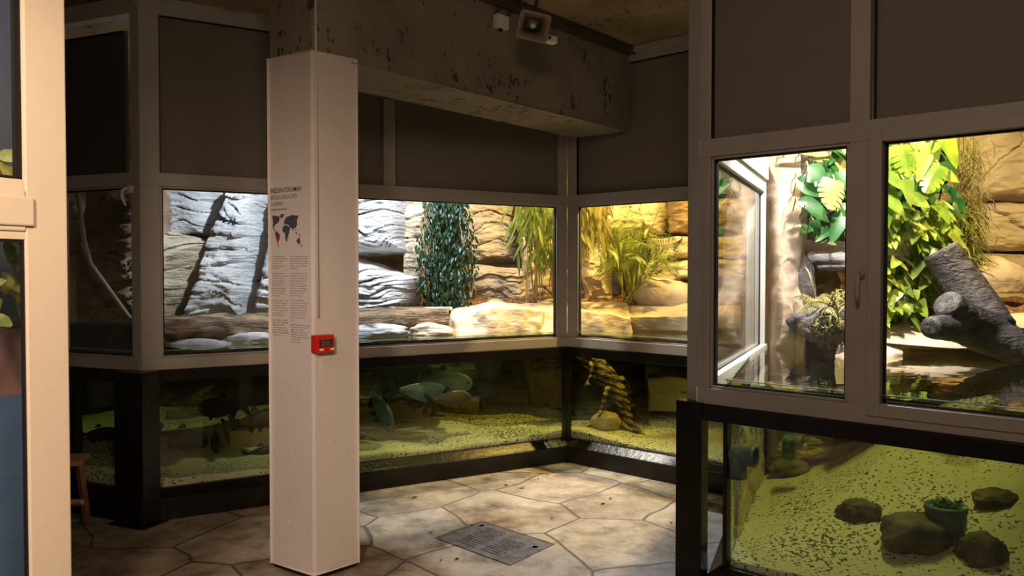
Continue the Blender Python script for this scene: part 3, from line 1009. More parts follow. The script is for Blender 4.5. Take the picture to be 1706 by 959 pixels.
# ------------------------------------------------------------------ drain cover
hc = [onz(724, 896, 0), onz(803, 868, 0), onz(924, 906.6, 0), onz(849.7, 942, 0)]
cen = sum(hc, Vector()) / 4
o = thing('drain_cover', cen, 'slotted steel drain cover set in the stone floor', 'drain cover')
def fl(u, v, z):
    p = hc[0] * (1 - u) * (1 - v) + hc[1] * u * (1 - v) + hc[2] * u * v + hc[3] * (1 - u) * v
    return Vector((p.x, p.y, z))
b = MB()
for (u0, u1, v0, v1) in ((0, 1, 0, .025), (0, 1, .975, 1), (0, .03, .025, .975), (.97, 1, .025, .975)):
    b.hexa([fl(u0, v0, -.02), fl(u1, v0, -.02), fl(u1, v1, -.02), fl(u0, v1, -.02), fl(u0, v0, .006), fl(u1, v0, .006), fl(u1, v1, .006), fl(u0, v1, .006)])
b.build('frame', M['steel'], o)
b = MB(); b.hexa([fl(.03, .03, -.02), fl(.97, .03, -.02), fl(.97, .97, -.02), fl(.03, .97, -.02), fl(.03, .03, .004), fl(.97, .03, .004), fl(.97, .97, .004), fl(.03, .97, .004)])
b.build('plate', M['steel'], o)
for k in range(11):
    for v0, v1 in ((.20 + .02 * (k % 2), .46), (.54, .80 - .02 * (k % 2))):
        u = .13 + k * .068
        if v0 > .5 and k > 8: continue
        b = MB()
        b.hexa([fl(u, v0, .002), fl(u + .018, v0, .002), fl(u + .018, v1, .002), fl(u, v1, .002), fl(u, v0, .0048), fl(u + .018, v0, .0048), fl(u + .018, v1, .0048), fl(u, v1, .0048)])
        b.build('slot', M['gasket'], o)
for u, v in ((.84, .1), (.72, .9)):
    b = MB(); b.lathe(fl(u, v, .003), [(.03, 0), (.03, .003), (.024, .003), (.018, .001), (0, .001)], 20); b.build('lift_handle', M['steel'], o, True)

# wooden stool, far left
o = thing('wooden_stool', onz(135, 885, 0), 'wooden step stool half hidden behind the near left pillar', 'stool')
b = MB(); pa, pb = at(132, 770, 4.35), onz(146, 874, 0)
b.tube([pb, pa], .022, 4); b.build('leg', M['stool_wood'], o)
b = MB(); b.tube([onz(95, 872, 0), at(104, 770, 4.45)], .022, 4); b.build('leg', M['stool_wood'], o)
b = MB(); b.tube([at(100, 838, 4.4), at(138, 836, 4.36)], .018, 4); b.build('step', M['stool_wood'], o)
b = MB(); b.box(at(112, 766, 4.4), (.18, .2, .03), .2); b.build('seat', M['stool_wood'], o, bevel=.004)

# dead leaves and grit on the floor
rng = random.Random(11)
spots_ = [(786, 874), (717, 887), (843, 807), (1017, 830), (1005, 838), (920, 862), (870, 812), (897, 797), (690, 828), (762, 930), (735, 933), (1118, 870), (912, 790)]
for k, (x, y) in enumerate(spots_):
    c = onz(x, y, .004)
    b = MB(); a = rng.uniform(0, 6.28); L = rng.uniform(.012, .03)
    dx, dy = Vector((math.cos(a), math.sin(a), 0)), Vector((-math.sin(a), math.cos(a), 0))
    b.add([c - dx * L, c + dy * L * .5 + Vector((0, 0, .006)), c + dx * L + Vector((0, 0, .008)), c - dy * L * .5 + Vector((0, 0, .001)), c - Vector((0, 0, .003))], [(0, 3, 1), (1, 3, 2), (0, 1, 4), (1, 2, 4), (2, 3, 4), (3, 0, 4)])
    tag(b.build('dead_leaf', M['bark']), 'small dark dead leaf lying on the stone floor', 'leaf', 'dead leaves scattered on the stone floor')

# ------------------------------------------------------------------ near left window
Nn = at(114, 450, 2.2)
nd_ = Vector((0.446, 0.895))
wn = Wall((Nn.x - nd_.x * 1.6, Nn.y - nd_.y * 1.6), nd_)
LN = 1.6
b = MB()
pg = wn.s(44)
zl, zu = wn.hit(35, 385)[1], wn.hit(35, 316)[1]
b.wbox(wn, pg, LN, 0, ZC, -.03, 0)
b.wbox(wn, 0, pg, zl - .0, zu + .0, -.03, .004)
b.wbox(wn, 0, pg, ZP, ZC, -.03, 0)
b.wbox(wn, 0, pg, 0, .12, -.03, 0)
b.wbox(wn, 0, .06, 0, ZC, -.03, 0)
b.wbox(wn, 0, pg + .018, zl + .014, zu - .018, .0, .012)
nw = struct(b.build('wall_near_left', M['cream'], bevel=.005))
def near_window(name, z0, z1, xg, zb, zt):
    """z0..z1 opening; xg: pixel column where the glass ends"""
    ge = wn.s(xg, -.012)
    gk = .017
    f = MB()
    f.wbox(wn, ge + gk, pg + .004, z0, z1, -.025, -.003)
    f.wbox(wn, .06, ge + gk, z0, z0 + zb, -.025, -.003)
    f.wbox(wn, .06, ge + gk, z1 - zt, z1, -.025, -.003)
    r = struct(f.build(name, M['cream'], bevel=.002))
    g = MB(); g.wbox(wn, ge, ge + gk, z0 + zb, z1 - zt, -.022, -.008); g.wbox(wn, .06, ge, z0 + zb, z0 + zb + .008, -.022, -.008); g.wbox(wn, .06, ge, z1 - zt - .008, z1 - zt, -.022, -.008)
    g.build('gasket', M['gasket'], r)
    p = MB(); p.wbox(wn, .06, ge, z0 + zb + .008, z1 - zt - .008, -.018, -.012); p.build('pane', M['glass'], r)
near_window('window_8', zu, ZP, 27, .028, .03)
near_window('window_9', .12, zl, 37, .03, .022)
BE = wn.s(60, -.45)
# added panels, their colour bands stand in for the blurred sight in the glass
b = MB(); b.wbox(wn, -1.2, BE, 0, 1.2, -.55, -.45); bd_ = b.build('view_stand_in', M['bluewall'])
tag(bd_, 'added blue panel standing in for the blurred view in the near left window', 'backdrop')
b = MB(); b.wbox(wn, -1.2, BE, 1.2, 1.42, -.55, -.452); b.build('pink_band', M['pinkwall'], bd_)
b = MB(); b.wbox(wn, -1.2, BE, 1.42, 3.2, -.55, -.45); b.build('upper_field', M['greywall'], bd_)
lt = light('backdrop_fill', 'SPOT', tuple(wn.P(1.0, 3.0, -.12)), tuple(wn.P(1.6, 1.0, -.45)), 34, (0.85, 0.9, 1.0), .1, 110, .5)  # added unseen lamp that brightens the panels behind the glass

# ------------------------------------------------------------------ rocks
def rock(name, tl, tr, br, bl_, thick, seed, mat, bdir=(0.1, 1), nx=90, ny=110, strata=7.0, amp=0.035, fine=.02, p=9, wob=.03, tilt=0.0, label=None, cat='rock', group=None, big=.05, kind=None):
    tl, tr, br, bl_ = [np.array(v) for v in (tl, tr, br, bl_)]
    bd = np.array([bdir[0], bdir[1], 0.0]); bd /= np.linalg.norm(bd)
    u = np.linspace(0, 1, nx); v = np.linspace(0, 1, ny)
    u = u * .6 + (.5 - .5 * np.cos(np.pi * u)) * .4
    v = v * .6 + (.5 - .5 * np.cos(np.pi * v)) * .4
    U, V = np.meshgrid(u, v)
    P = (bl_ * (1 - U[..., None]) + br * U[..., None]) * (1 - V[..., None]) + (tl * (1 - U[..., None]) + tr * U[..., None]) * V[..., None]
    e = np.maximum(np.abs(2 * U - 1), np.abs(2 * V - 1)) ** p
    sd = seed * 3.7
    low = fbm(P * 1.7 + sd, seed, 3)
    h = (P[..., 2] - P[..., 0] * tilt) * strata + 0.9 * low + .35 * fbm(P * 4 + sd, seed + 5, 2)
    h2 = h * 2.6 + .6 * fbm(P * 5 + sd, seed + 6, 2)
    f2 = h2 - np.floor(h2)
    k = np.floor(h)
    fr = h - k
    mod = .35 + .9 * _hash(k.astype(np.int64), k.astype(np.int64) * 0, k.astype(np.int64) * 0, seed)
    patch = np.clip(.6 + .9 * vnoise(P * 2.6 + sd, seed + 9), 0, 1.3)
    ledge = (1 - fr) ** 1.0 * mod * patch + np.where(fr > .9, -.9 * mod, 0)
    led2 = ((1 - f2) * .8 + np.where(f2 > .86, -.8, 0)) * np.clip(.3 + 1.2 * vnoise(P * 3.3 + sd, seed + 12), 0, 1)
    disp = amp * ledge + amp * .55 * led2 * (strata > 3) + big * low + fine * fbm(P * np.array([9, 9, 22]) + sd, seed + 3, 4)
    wobv = np.stack([fbm(P * 3 + 9 + sd, seed + 21, 3), 0 * U, fbm(P * 3 + 19 + sd, seed + 31, 3)], -1) * wob
    Q = P + wobv + bd * (thick * e - disp)[..., None]
    idx = np.arange(nx * ny).reshape(ny, nx)
    F = np.stack([idx[:-1, :-1], idx[:-1, 1:], idx[1:, 1:], idx[1:, :-1]], -1).reshape(-1, 4)
    o = link_mesh(name, Q.reshape(-1, 3).tolist(), F.tolist(), mat, None, True)
    c = Q.reshape(-1, 3).mean(0)
    return tag(o, label, cat, group, kind)

def prock(px, dep, thick, seed, mat, label, **k):
    """px: four corners tl,tr,br,bl in photo pixels; dep: depth(s)"""
    dp = dep if isinstance(dep, (list, tuple)) else [dep] * 4
    pts = [at(x, y, d_) for (x, y), d_ in zip(px, dp)]
    return rock('rock_slab', *pts, thick, seed, M[mat], label=label, **k)

def boulder(name, c, r, seed, mat, label, rough=.22, cat='rock', group=None, sub=4, rz=0.0, parent=None, flatb=True, kind=None):
    bm = bmesh.new()
    bmesh.ops.create_icosphere(bm, subdivisions=sub, radius=1)
    co = np.array([v.co[:] for v in bm.verts])
    n = fbm(co * 1.3 + seed * 2.3, seed, 4)
    q = np.round(co * 1.6 + .4 * n[:, None]) / 1.6
    co2 = (co * .78 + q / np.maximum(np.linalg.norm(q, axis=1)[:, None], .3) * .22) * (1 + rough * n[:, None])
    if flatb:
        co2[:, 2] = np.maximum(co2[:, 2], -.55)
    R = np.array(Matrix.Rotation(rz, 3, 'Z'))
    co2 = (co2 * np.array(r)) @ R.T
    for v, c_ in zip(bm.verts, co2):
        v.co = c_
    me = bpy.data.meshes.new(name)
    bm.to_mesh(me); bm.free()
    me.polygons.foreach_set('use_smooth', [True] * len(me.polygons))
    me.materials.append(M[mat])
    o = bpy.data.objects.new(name, me)
    COL.objects.link(o)
    o.location = c
    return tag(o, label, cat, group, kind)

# back wall behind everything
backline = [(-5.6, 6.9), (-3.3, 7.55), (-1.2, 8.75), (0.6, 9.2), (2.4, 8.8), (3.9, 7.3), (5.2, 5.6), (6.0, 3.2)]
def lerp_line(line, n):
    L = [0]
    for a, c in zip(line, line[1:]):
        L.append(L[-1] + math.dist(a, c))
    out = []
    for k in range(n):
        t = L[-1] * k / (n - 1)
        i = max(j for j in range(len(L)) if L[j] <= t + 1e-9)
        i = min(i, len(line) - 2)
        f = (t - L[i]) / (L[i + 1] - L[i])
        out.append((line[i][0] * (1 - f) + line[i + 1][0] * f, line[i][1] * (1 - f) + line[i + 1][1] * f))
    return out
bl2 = np.array(lerp_line(backline, 420))
zz = np.linspace(0.1, ZC, 110)
Pb = np.zeros((110, 420, 3)); Pb[..., :2] = bl2[None]; Pb[..., 2] = zz[:, None]
cent = np.array([0.5, 4.5])
dirb = cent - bl2; dirb /= np.linalg.norm(dirb, axis=1)[:, None]
low = fbm(Pb * 1.2, 77, 3)
h = Pb[..., 2] * 4.2 + .9 * low; fr = h - np.floor(h)
disp = .16 * low + .06 * (1 - fr) + .03 * fbm(Pb * np.array([6, 6, 14]), 5, 4)
Pb[..., :2] += dirb[None] * disp[..., None]
idx = np.arange(110 * 420).reshape(110, 420)
Fq = np.stack([idx[:-1, :-1], idx[:-1, 1:], idx[1:, 1:], idx[1:, :-1]], -1).reshape(-1, 4)
struct(link_mesh('wall_rock', Pb.reshape(-1, 3).tolist(), Fq.tolist(), M['tan_rock'], None, True))

# cool lit blocks at the left
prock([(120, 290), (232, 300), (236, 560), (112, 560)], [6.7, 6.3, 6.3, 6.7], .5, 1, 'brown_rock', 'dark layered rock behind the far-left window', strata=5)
prock([(225, 285), (368, 290), (344, 392), (225, 410)], [6.6, 7.0, 6.9, 6.6], .5, 2, 'pale_rock', 'pale layered rock at top left of the left window', strata=9)
prock([(225, 372), (312, 398), (286, 490), (215, 560)], [6.3, 6.5, 6.6, 6.3], .5, 3, 'tan_rock', 'brownish bulging rock at the left edge of the left window', strata=6, p=4)
prock([(384, 290), (424, 296), (384, 545), (276, 548)], [7.0, 7.05, 6.75, 6.6], .5, 4, 'pale_rock', 'leaning pale layered slab between two dark crevices', strata=6, amp=.05, tilt=-.25)
prock([(450, 300), (556, 300), (560, 548), (402, 548)], [7.15, 7.4, 7.0, 6.8], .5, 5, 'pale_rock', 'pale layered slab just left of the column', strata=6, amp=.05, tilt=-.25)
# central blocks
prock([(560, 300), (664, 318), (672, 420), (545, 430)], [7.3, 7.5, 7.45, 7.3], .6, 6, 'pale_rock', 'upper pale layered block right of the column', strata=9, big=.03)
prock([(540, 415), (690, 462), (676, 532), (540, 540)], [7.15, 7.35, 7.3, 7.1], .6, 7, 'pale_rock', 'lower pale layered block right of the column, leaning right', strata=8, big=.03)
prock([(662, 325), (712, 328), (700, 480), (668, 500)], [7.75, 7.9, 7.8, 7.6], .5, 8, 'tan_rock', 'ochre-lit rock face left of the dark fig', strata=8)
prock([(700, 320), (870, 320), (868, 440), (700, 445)], [8.4, 8.6, 8.6, 8.4], .5, 9, 'tan_rock', 'shadowed layered rock behind the dark fig', strata=5)
prock([(765, 440), (880, 445), (885, 520), (760, 520)], [8.0, 8.2, 8.2, 8.0], .4, 10, 'tan_rock', 'low layered rock between the fig and the bamboo', strata=6)
prock([(856, 322), (948, 322), (945, 520), (870, 515)], [8.3, 8.5, 8.5, 8.2], .4, 11, 'smooth_rock', 'yellow-lit rock behind the bamboo stems', strata=3)
# right-hand niche blocks seen in the corner window
prock([(945, 300), (1122, 300), (1120, 392), (945, 400)], [8.4, 8.0, 7.9, 8.3], .5, 12, 'smooth_rock', 'large yellow-lit rock above the palm', strata=2, p=7)
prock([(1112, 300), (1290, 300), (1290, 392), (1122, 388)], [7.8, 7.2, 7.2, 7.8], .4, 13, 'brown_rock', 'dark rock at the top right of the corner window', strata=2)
prock([(1080, 392), (1290, 388), (1290, 430), (1080, 432)], [7.8, 7.1, 7.1, 7.7], .4, 14, 'smooth_rock', 'long rock block right of the palm, topmost of three', strata=3, p=7)
prock([(1068, 432), (1290, 430), (1290, 466), (1066, 468)], [7.7, 7.0, 7.0, 7.6], .4, 15, 'smooth_rock', 'long rock block right of the palm, middle of three', strata=3, p=7)
boulder('boulder', at(1105, 492, 7.25), (.28, .25, .17), 16, 'smooth_rock', 'rounded boulder at the right foot of the palm', .15)
prock([(968, 418), (1020, 402), (1022, 515), (972, 515)], [7.6, 7.6, 7.45, 7.45], .3, 17, 'smooth_rock', 'upright grey-brown rock left of the palm', strata=2, p=4)
prock([(925, 440), (972, 450), (975, 520), (925, 520)], [7.9, 7.8, 7.7, 7.9], .3, 18, 'smooth_rock', 'small yellow-lit rock beside the window corner', strata=2, p=5)
# near right: pink buttress, dark ledge, far right wall
prock([(1268, 200), (1350, 205), (1356, 640), (1290, 640)], [5.8, 5.6, 4.95, 5.15], .5, 19, 'pink_rock', 'smooth pink rock buttress inside the right window', strata=.8, amp=.01, big=.06, fine=.008, p=5, nx=110, ny=150)
prock([(1330, 230), (1420, 235), (1425, 430), (1335, 440)], [5.9, 6.0, 5.95, 5.85], .3, 20, 'grey_rock', 'dark rock behind the large green leaves', strata=3)
boulder('rock_ledge', at(1400, 438, 5.55), (.42, .3, .10), 21, 'grey_rock', 'horizontal grey rock ledge under the green leaves', .25)
boulder('rock_rib', at(1338, 490, 5.35), (.07, .2, .24), 22, 'grey_rock', 'narrow grey rock rib left of the fern', .25, flatb=False)
boulder('rock_pocket', at(1372, 545, 5.05), (.19, .2, .13), 23, 'grey_rock', 'grey rock pocket holding the fern', .35, flatb=False)
prock([(1600, 190), (1860, 180), (1860, 330), (1610, 338)], [6.6, 6.2, 6.2, 6.6], .5, 24, 'smooth_rock', 'upper course of the yellow-lit rock at far right', strata=2.4, p=10)
prock([(1610, 336), (1860, 328), (1860, 420), (1600, 425)], [6.5, 6.1, 6.1, 6.5], .5, 25, 'smooth_rock', 'middle course of the yellow-lit rock at far right', strata=2.4, p=10)
prock([(1600, 422), (1860, 415), (1860, 540), (1600, 520)], [6.4, 6.0, 6.0, 6.4], .5, 26, 'smooth_rock', 'lowest course of the yellow-lit rock at far right', strata=2.4, p=10)
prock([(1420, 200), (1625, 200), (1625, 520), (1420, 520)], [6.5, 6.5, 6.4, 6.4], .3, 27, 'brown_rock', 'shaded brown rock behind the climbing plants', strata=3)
boulder('boulder', at(1656, 466, 5.6), (.21, .18, .17), 28, 'smooth_rock', 'bright cream boulder behind the driftwood', .12)

# banks
def bank(name, rows, mat, seed, label, cat='bank', amp=.03, n=90, m=14, kind=None, freq=3.0):
    """rows: list of polylines (world 3D), same length, from front underside to back"""
    rows = [np.array([tuple(p) for p in r]) for r in rows]
    def res(r, n):
        t = np.linspace(0, len(r) - 1, n)
        i = np.minimum(t.astype(int), len(r) - 2); f = (t - i)[:, None]
        f = f * f * (3 - 2 * f)
        return r[i] * (1 - f) + r[i + 1] * f
    R = np.stack([res(r, n) for r in rows])
    k = (len(rows) - 1) * m + 1
    t = np.linspace(0, len(rows) - 1, k)
    i = np.minimum(t.astype(int), len(rows) - 2); f = (t - i)[:, None, None]
    G = R[i] * (1 - f) + R[i + 1] * f
    nz = fbm(G * freq, seed, 4)
    G[..., 2] += nz * amp * np.clip(t, 0, 1)[:, None]
    G[..., 1] -= nz * amp * .8
    idx = np.arange(k * n).reshape(k, n)
    F = np.stack([idx[:-1, :-1], idx[:-1, 1:], idx[1:, 1:], idx[1:, :-1]], -1).reshape(-1, 4)
    return tag(link_mesh(name, G.reshape(-1, 3).tolist(), F.tolist(), M[mat], None, True), label, cat, None, kind)

def R_(pts):
    return [at(x, y, d_) for x, y, d_ in pts]
# pale bank across the corner windows
bank('rock_bank', [
    R_([(735, 575, 6.75), (800, 572, 6.85), (900, 568, 6.95)]),
    R_([(750, 562, 6.7), (800, 556, 6.7), (900, 556, 6.85)]),
    R_([(748, 540, 6.8), (800, 515, 6.8), (905, 512, 6.9)]),
    R_([(752, 522, 7.05), (820, 503, 7.1), (925, 503, 7.2)]),
    R_([(762, 505, 7.7), (820, 505, 7.8), (925, 505, 7.9)])], 'smooth_rock', 41, 'pale rock bank right of the timber ledge, above the water', amp=.045)
bank('rock_bank', [
    R_([(880, 575, 6.9), (960, 575, 7.0), (1058, 580, 6.9)]),
    R_([(880, 556, 6.85), (960, 560, 6.9), (1056, 566, 6.75)]),
    R_([(885, 520, 6.95), (960, 515, 6.95), (1050, 530, 6.8)]),
    R_([(890, 504, 7.2), (965, 500, 7.2), (1045, 505, 7.1)]),
    R_([(890, 504, 8.0), (965, 502, 8.0), (1045, 505, 7.9)])], 'smooth_rock', 42, 'yellow-lit rock bank in the window corner', amp=.035)
bank('rock_bank', [
    R_([(1040, 565, 7.0), (1120, 568, 6.8), (1235, 575, 6.5)]),
    R_([(1040, 548, 6.85), (1120, 550, 6.65), (1235, 552, 6.35)]),
    R_([(1038, 525, 6.85), (1120, 525, 6.65), (1235, 525, 6.4)]),
    R_([(1036, 508, 7.1), (1120, 508, 6.9), (1235, 508, 6.7)]),
    R_([(1036, 506, 7.9), (1120, 506, 7.7), (1235, 506, 7.3)])], 'smooth_rock', 43, 'smooth tan bank below the palm', amp=.025)
bank('mulch', [R_([(940, 520, 7.4), (1080, 520, 7.2), (1280, 520, 6.7)]), R_([(940, 500, 7.45), (1080, 503, 7.25), (1280, 503, 6.8)]), R_([(940, 495, 8.2), (1080, 494, 8.0), (1280, 494, 7.5)])],
     'bark', 44, 'red-brown bark mulch around the palm', 'mulch', amp=.03, kind='stuff', freq=14)
bank('mulch', [R_([(700, 520, 7.5), (800, 512, 7.5), (945, 512, 7.6)]), R_([(700, 508, 7.5), (800, 500, 7.55), (945, 502, 7.7)]), R_([(700, 500, 8.6), (800, 494, 8.6), (945, 494, 8.6)])],
     'bark', 45, 'bark mulch under the fig and bamboo', 'mulch', amp=.03, kind='stuff', freq=14)
# right bank
bank('rock_bank', [
    R_([(1462, 562, 5.7), (1640, 567, 5.5), (1900, 575, 5.3)]),
    R_([(1466, 570, 4.9), (1640, 580, 4.7), (1900, 600, 4.4)]),
    R_([(1462, 545, 5.1), (1640, 545, 5.0), (1900, 555, 4.8)]),
    R_([(1455, 522, 5.4), (1640, 522, 5.3), (1900, 522, 5.1)]),
    R_([(1455, 520, 6.2), (1640, 520, 6.1), (1900, 520, 6.0)])], 'smooth_rock', 46, 'flat tan rock bank under the driftwood', amp=.015)
bank('rock_bank', [
    R_([(1395, 640, 4.6), (1450, 640, 4.6), (1500, 640, 4.8)]),
    R_([(1395, 590, 4.75), (1450, 590, 4.75), (1505, 585, 4.85)]),
    R_([(1400, 545, 4.95), (1450, 540, 4.95), (1500, 560, 5.0)]),
    R_([(1400, 515, 5.2), (1450, 515, 5.3), (1500, 525, 5.4)])], 'pink_rock', 47, 'cracked rock foot between the two right windows', amp=.04)
bank('mulch', [R_([(1440, 530, 5.3), (1600, 528, 5.3), (1900, 528, 5.2)]), R_([(1440, 516, 5.45), (1600, 512, 5.45), (1900, 510, 5.4)]), R_([(1440, 498, 6.5), (1600, 494, 6.5), (1900, 494, 6.3)])],
     'bark', 48, 'orange-brown bark mulch behind the driftwood', 'mulch', amp=.03, kind='stuff', freq=14)

# timber ledge
wt = Wall(A, C - A)
def ledge_pts(px, y, off):
    s_, z = wt.hit(px, y, off)
    return wt.P(s_, z, off)
o = thing('timber_ledge', ledge_pts(500, 540, -.5), 'long brown timber ledge over the water, behind the column', 'ledge')
n = 60
rows = []
for off, yt_l, yt_r in ((-.80, 566, 540), (-.60, 570, 545), (-.55, 562, 538), (-.58, 540, 520), (-.64, 535, 514), (-1.05, 529, 510)):
    rows.append([ledge_pts(225 + (748 - 225) * k / 7, yt_l + (yt_r - yt_l) * k / 7 * 1.0, off) for k in range(8)])
tb = bank('timber', rows, 'wood_beam', 51, None, None, amp=.02, n=120, m=6, freq=6)
tb.parent = o; tb.matrix_parent_inverse = o.matrix_basis.inverted()
for k_ in list(tb.keys()):
    if k_ in ('label', 'category'): del tb[k_]
# stones below the ledge at the water line
for x, y, dd, r, sd, lb in ((330, 578, 5.75, (.25, .14, .06), 1, 'wet pale stone at the water line, leftmost below the ledge'), (415, 570, 5.95, (.24, .14, .07), 2, 'wet pale stone below the ledge, left of the column'), (628, 556, 6.35, (.28, .14, .07), 3, 'wet pale stone below the ledge, right of the column'), (716, 553, 6.6, (.2, .14, .08), 4, 'brown stone at the right end of the timber ledge')):
    boulder('water_stone', at(x, y, dd - .12), r, 60 + sd, 'pale_rock' if sd < 4 else 'tan_rock', lb, .2)
# white feeding board
b = MB(); fb = at(715, 514, 7.1); b.box(fb, (.42, .18, .025), .1)
tag(b.build('feeding_board', M['white'], bevel=.004), 'small white board lying at the foot of the fig', 'board')

# ------------------------------------------------------------------ sand, water, sunken blocks
front = [L0, A, C, D, T3, W3E]
def inset(line, k):
    out = []
    for i, p in enumerate(line):
        ns = []
        if i > 0:
            d_ = (line[i] - line[i - 1]).normalized(); ns.append(Vector((-d_.y, d_.x)))
        if i < len(line) - 1:
            d_ = (line[i + 1] - line[i]).normalized(); ns.append(Vector((-d_.y, d_.x)))
        n_ = sum(ns, Vector((0, 0)))
        n_ = n_ / max(n_.length, .1)
        out.append(p + n_ * k / max(.3, n_.dot(ns[0])))
    return out
fin = inset(front, .036)
backp = [Vector(p) for p in ((-5.2, 6.6), (-3.0, 7.3), (0.4, 8.9), (3.3, 7.6), (4.6, 6.0), (5.6, 3.4))]
# sand heightfield
def poly_res(line, n):
    return np.array(lerp_line([tuple(p) for p in line], n))
cols = []
per = 70
segs_f = []; segs_b = []
for i in range(len(fin) - 1):
    for k in range(per):
        t = k / per
        segs_f.append(fin[i] * (1 - t) + fin[i + 1] * t); segs_b.append(backp[i] * (1 - t) + backp[i + 1] * t)
segs_f.append(fin[-1]); segs_b.append(backp[-1])
Ff = np.array([tuple(p) for p in segs_f]); Bb = np.array([tuple(p) for p in segs_b])
m_ = 90
tt = np.linspace(0, 1, m_)[:, None, None] ** 1.3
G = np.zeros((m_, len(Ff), 3)); G[..., :2] = Ff[None] * (1 - tt) + Bb[None] * tt
frac = np.arange(len(Ff)) / per
rise = np.interp(frac, [0, 1, 2, 3, 4, 5], [.10, .10, .12, .15, .70, .74])
q_ = np.clip(tt[..., 0] * 1.55, 0, 1); q_ = q_ * q_ * (3 - 2 * q_)
G[..., 2] = .235 + rise[None] * q_ + .03 * fbm(G * 1.8, 91, 3) + .006 * fbm(G * 14, 92, 2)
sk = G[:1].copy(); sk[..., 2] = .185
G = np.concatenate([sk, G], 0)
idx = np.arange(G.shape[0] * G.shape[1]).reshape(G.shape[:2])
F = np.stack([idx[:-1, :-1], idx[:-1, 1:], idx[1:, 1:], idx[1:, :-1]], -1).reshape(-1, 4)
tag(link_mesh('sand', G.reshape(-1, 3).tolist(), F.tolist(), M['sand'], None, True), 'speckled sand covering the bottom of the aquarium', 'sand', None, 'stuff')
from mathutils.bvhtree import BVHTree
SBVH = BVHTree.FromPolygons([tuple(q) for q in G.reshape(-1, 3)], [tuple(q) for q in F.tolist()])
def on_sand(px, py):
    hit = SBVH.ray_cast(Vector((0, 0, EYE)), ray(px, py).normalized())[0]
    return hit
def stone(px, ybase, wpx, hpx, seed, mat, label, rough=.15, deep=.8):
    """a stone whose foot stands on the sand at that point"""
    h_ = on_sand(px, ybase)
    k_ = h_.y / F_PX
    r_ = (wpx / 2 * k_, wpx / 2 * k_ * deep, hpx / 1.5 * k_)
    return boulder('sunken_stone', h_ + Vector((0, r_[1] * .7, r_[2] * .42)), r_, seed, mat, label, rough)
# water body
wf = inset(front, .034)
b = MB(); b.prism([tuple(p) for p in wf] + [tuple(p) for p in reversed([Vector(q) for q in backline[1:]])], .16, WATER)
tag(b.build('water', M['water']), 'greenish-yellow water filling the aquarium behind the glass', 'water', None, 'stuff')

# sunken things, left/middle
def pblock(px, dep, thick, seed, mat, label, **k):
    return prock(px, dep, thick, seed, mat, label, **k)
def stone_block(x0, x1, y0, y1, dep, depth_len, rz, mat, label, seed):
    c0 = at((x0 + x1) / 2, (y0 + y1) / 2, dep)
    wdt = (x1 - x0) / F_PX * dep; hgt = (y1 - y0) / F_PX * dep
    bm = bmesh.new()
    bmesh.ops.create_cube(bm, size=1)
    bmesh.ops.subdivide_edges(bm, edges=bm.edges[:], cuts=24, use_grid_fill=True)
    co = np.array([v.co[:] for v in bm.verts]) * np.array([wdt, depth_len, hgt])
    sm = fbm(co * 6 + seed, seed, 4)
    for v, c_, s_ in zip(bm.verts, co, sm):
        nrm = Vector(c_ / np.array([wdt, depth_len, hgt]) * 2)
        nrm = Vector([x ** 9 if x > 0 else -(abs(x) ** 9) for x in nrm])
        v.co = Vector(c_) + nrm * (s_ * .015 - .012)
    me = bpy.data.meshes.new('sunken_block'); bm.to_mesh(me); bm.free()
    me.polygons.foreach_set('use_smooth', [True] * len(me.polygons))
    me.materials.append(M[mat])
    o = bpy.data.objects.new('sunken_block', me); COL.objects.link(o)
    o.location = c0 + Vector((0, depth_len / 2, 0)); o.rotation_euler.z = rz
    return tag(o, label, 'block')
stone_block(560, 792, 668, 752, 6.75, .42, .42, 'tan_rock', 'long sunken stone block below the four grey fish', 5)
stone_block(360, 470, 712, 772, 5.95, .45, .45, 'tan_rock', 'low sunken block left of the column', 6)
stone_block(1085, 1250, 632, 690, 6.75, .4, -.2, 'tan_rock', 'yellow-lit sunken block right of the caiman', 7)
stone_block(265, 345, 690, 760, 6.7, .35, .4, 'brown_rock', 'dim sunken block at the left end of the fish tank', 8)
stone(1012, 716, 54, 30, 71, 'smooth_rock', 'rounded pale stone under the caiman tail', .14)
stone(968, 692, 36, 10, 72, 'river_rock', 'small flat stone left of the round pale stone', .14)
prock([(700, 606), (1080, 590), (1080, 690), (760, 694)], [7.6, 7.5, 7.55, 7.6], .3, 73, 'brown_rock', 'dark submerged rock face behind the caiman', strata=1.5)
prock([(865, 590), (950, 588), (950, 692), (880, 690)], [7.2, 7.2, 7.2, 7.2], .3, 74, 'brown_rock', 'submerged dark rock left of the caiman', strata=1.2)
prock([(240, 640), (600, 622), (600, 735), (240, 770)], [7.1, 7.6, 7.6, 7.1], .3, 75, 'brown_rock', 'dim submerged rock wall behind the left fish', strata=3)
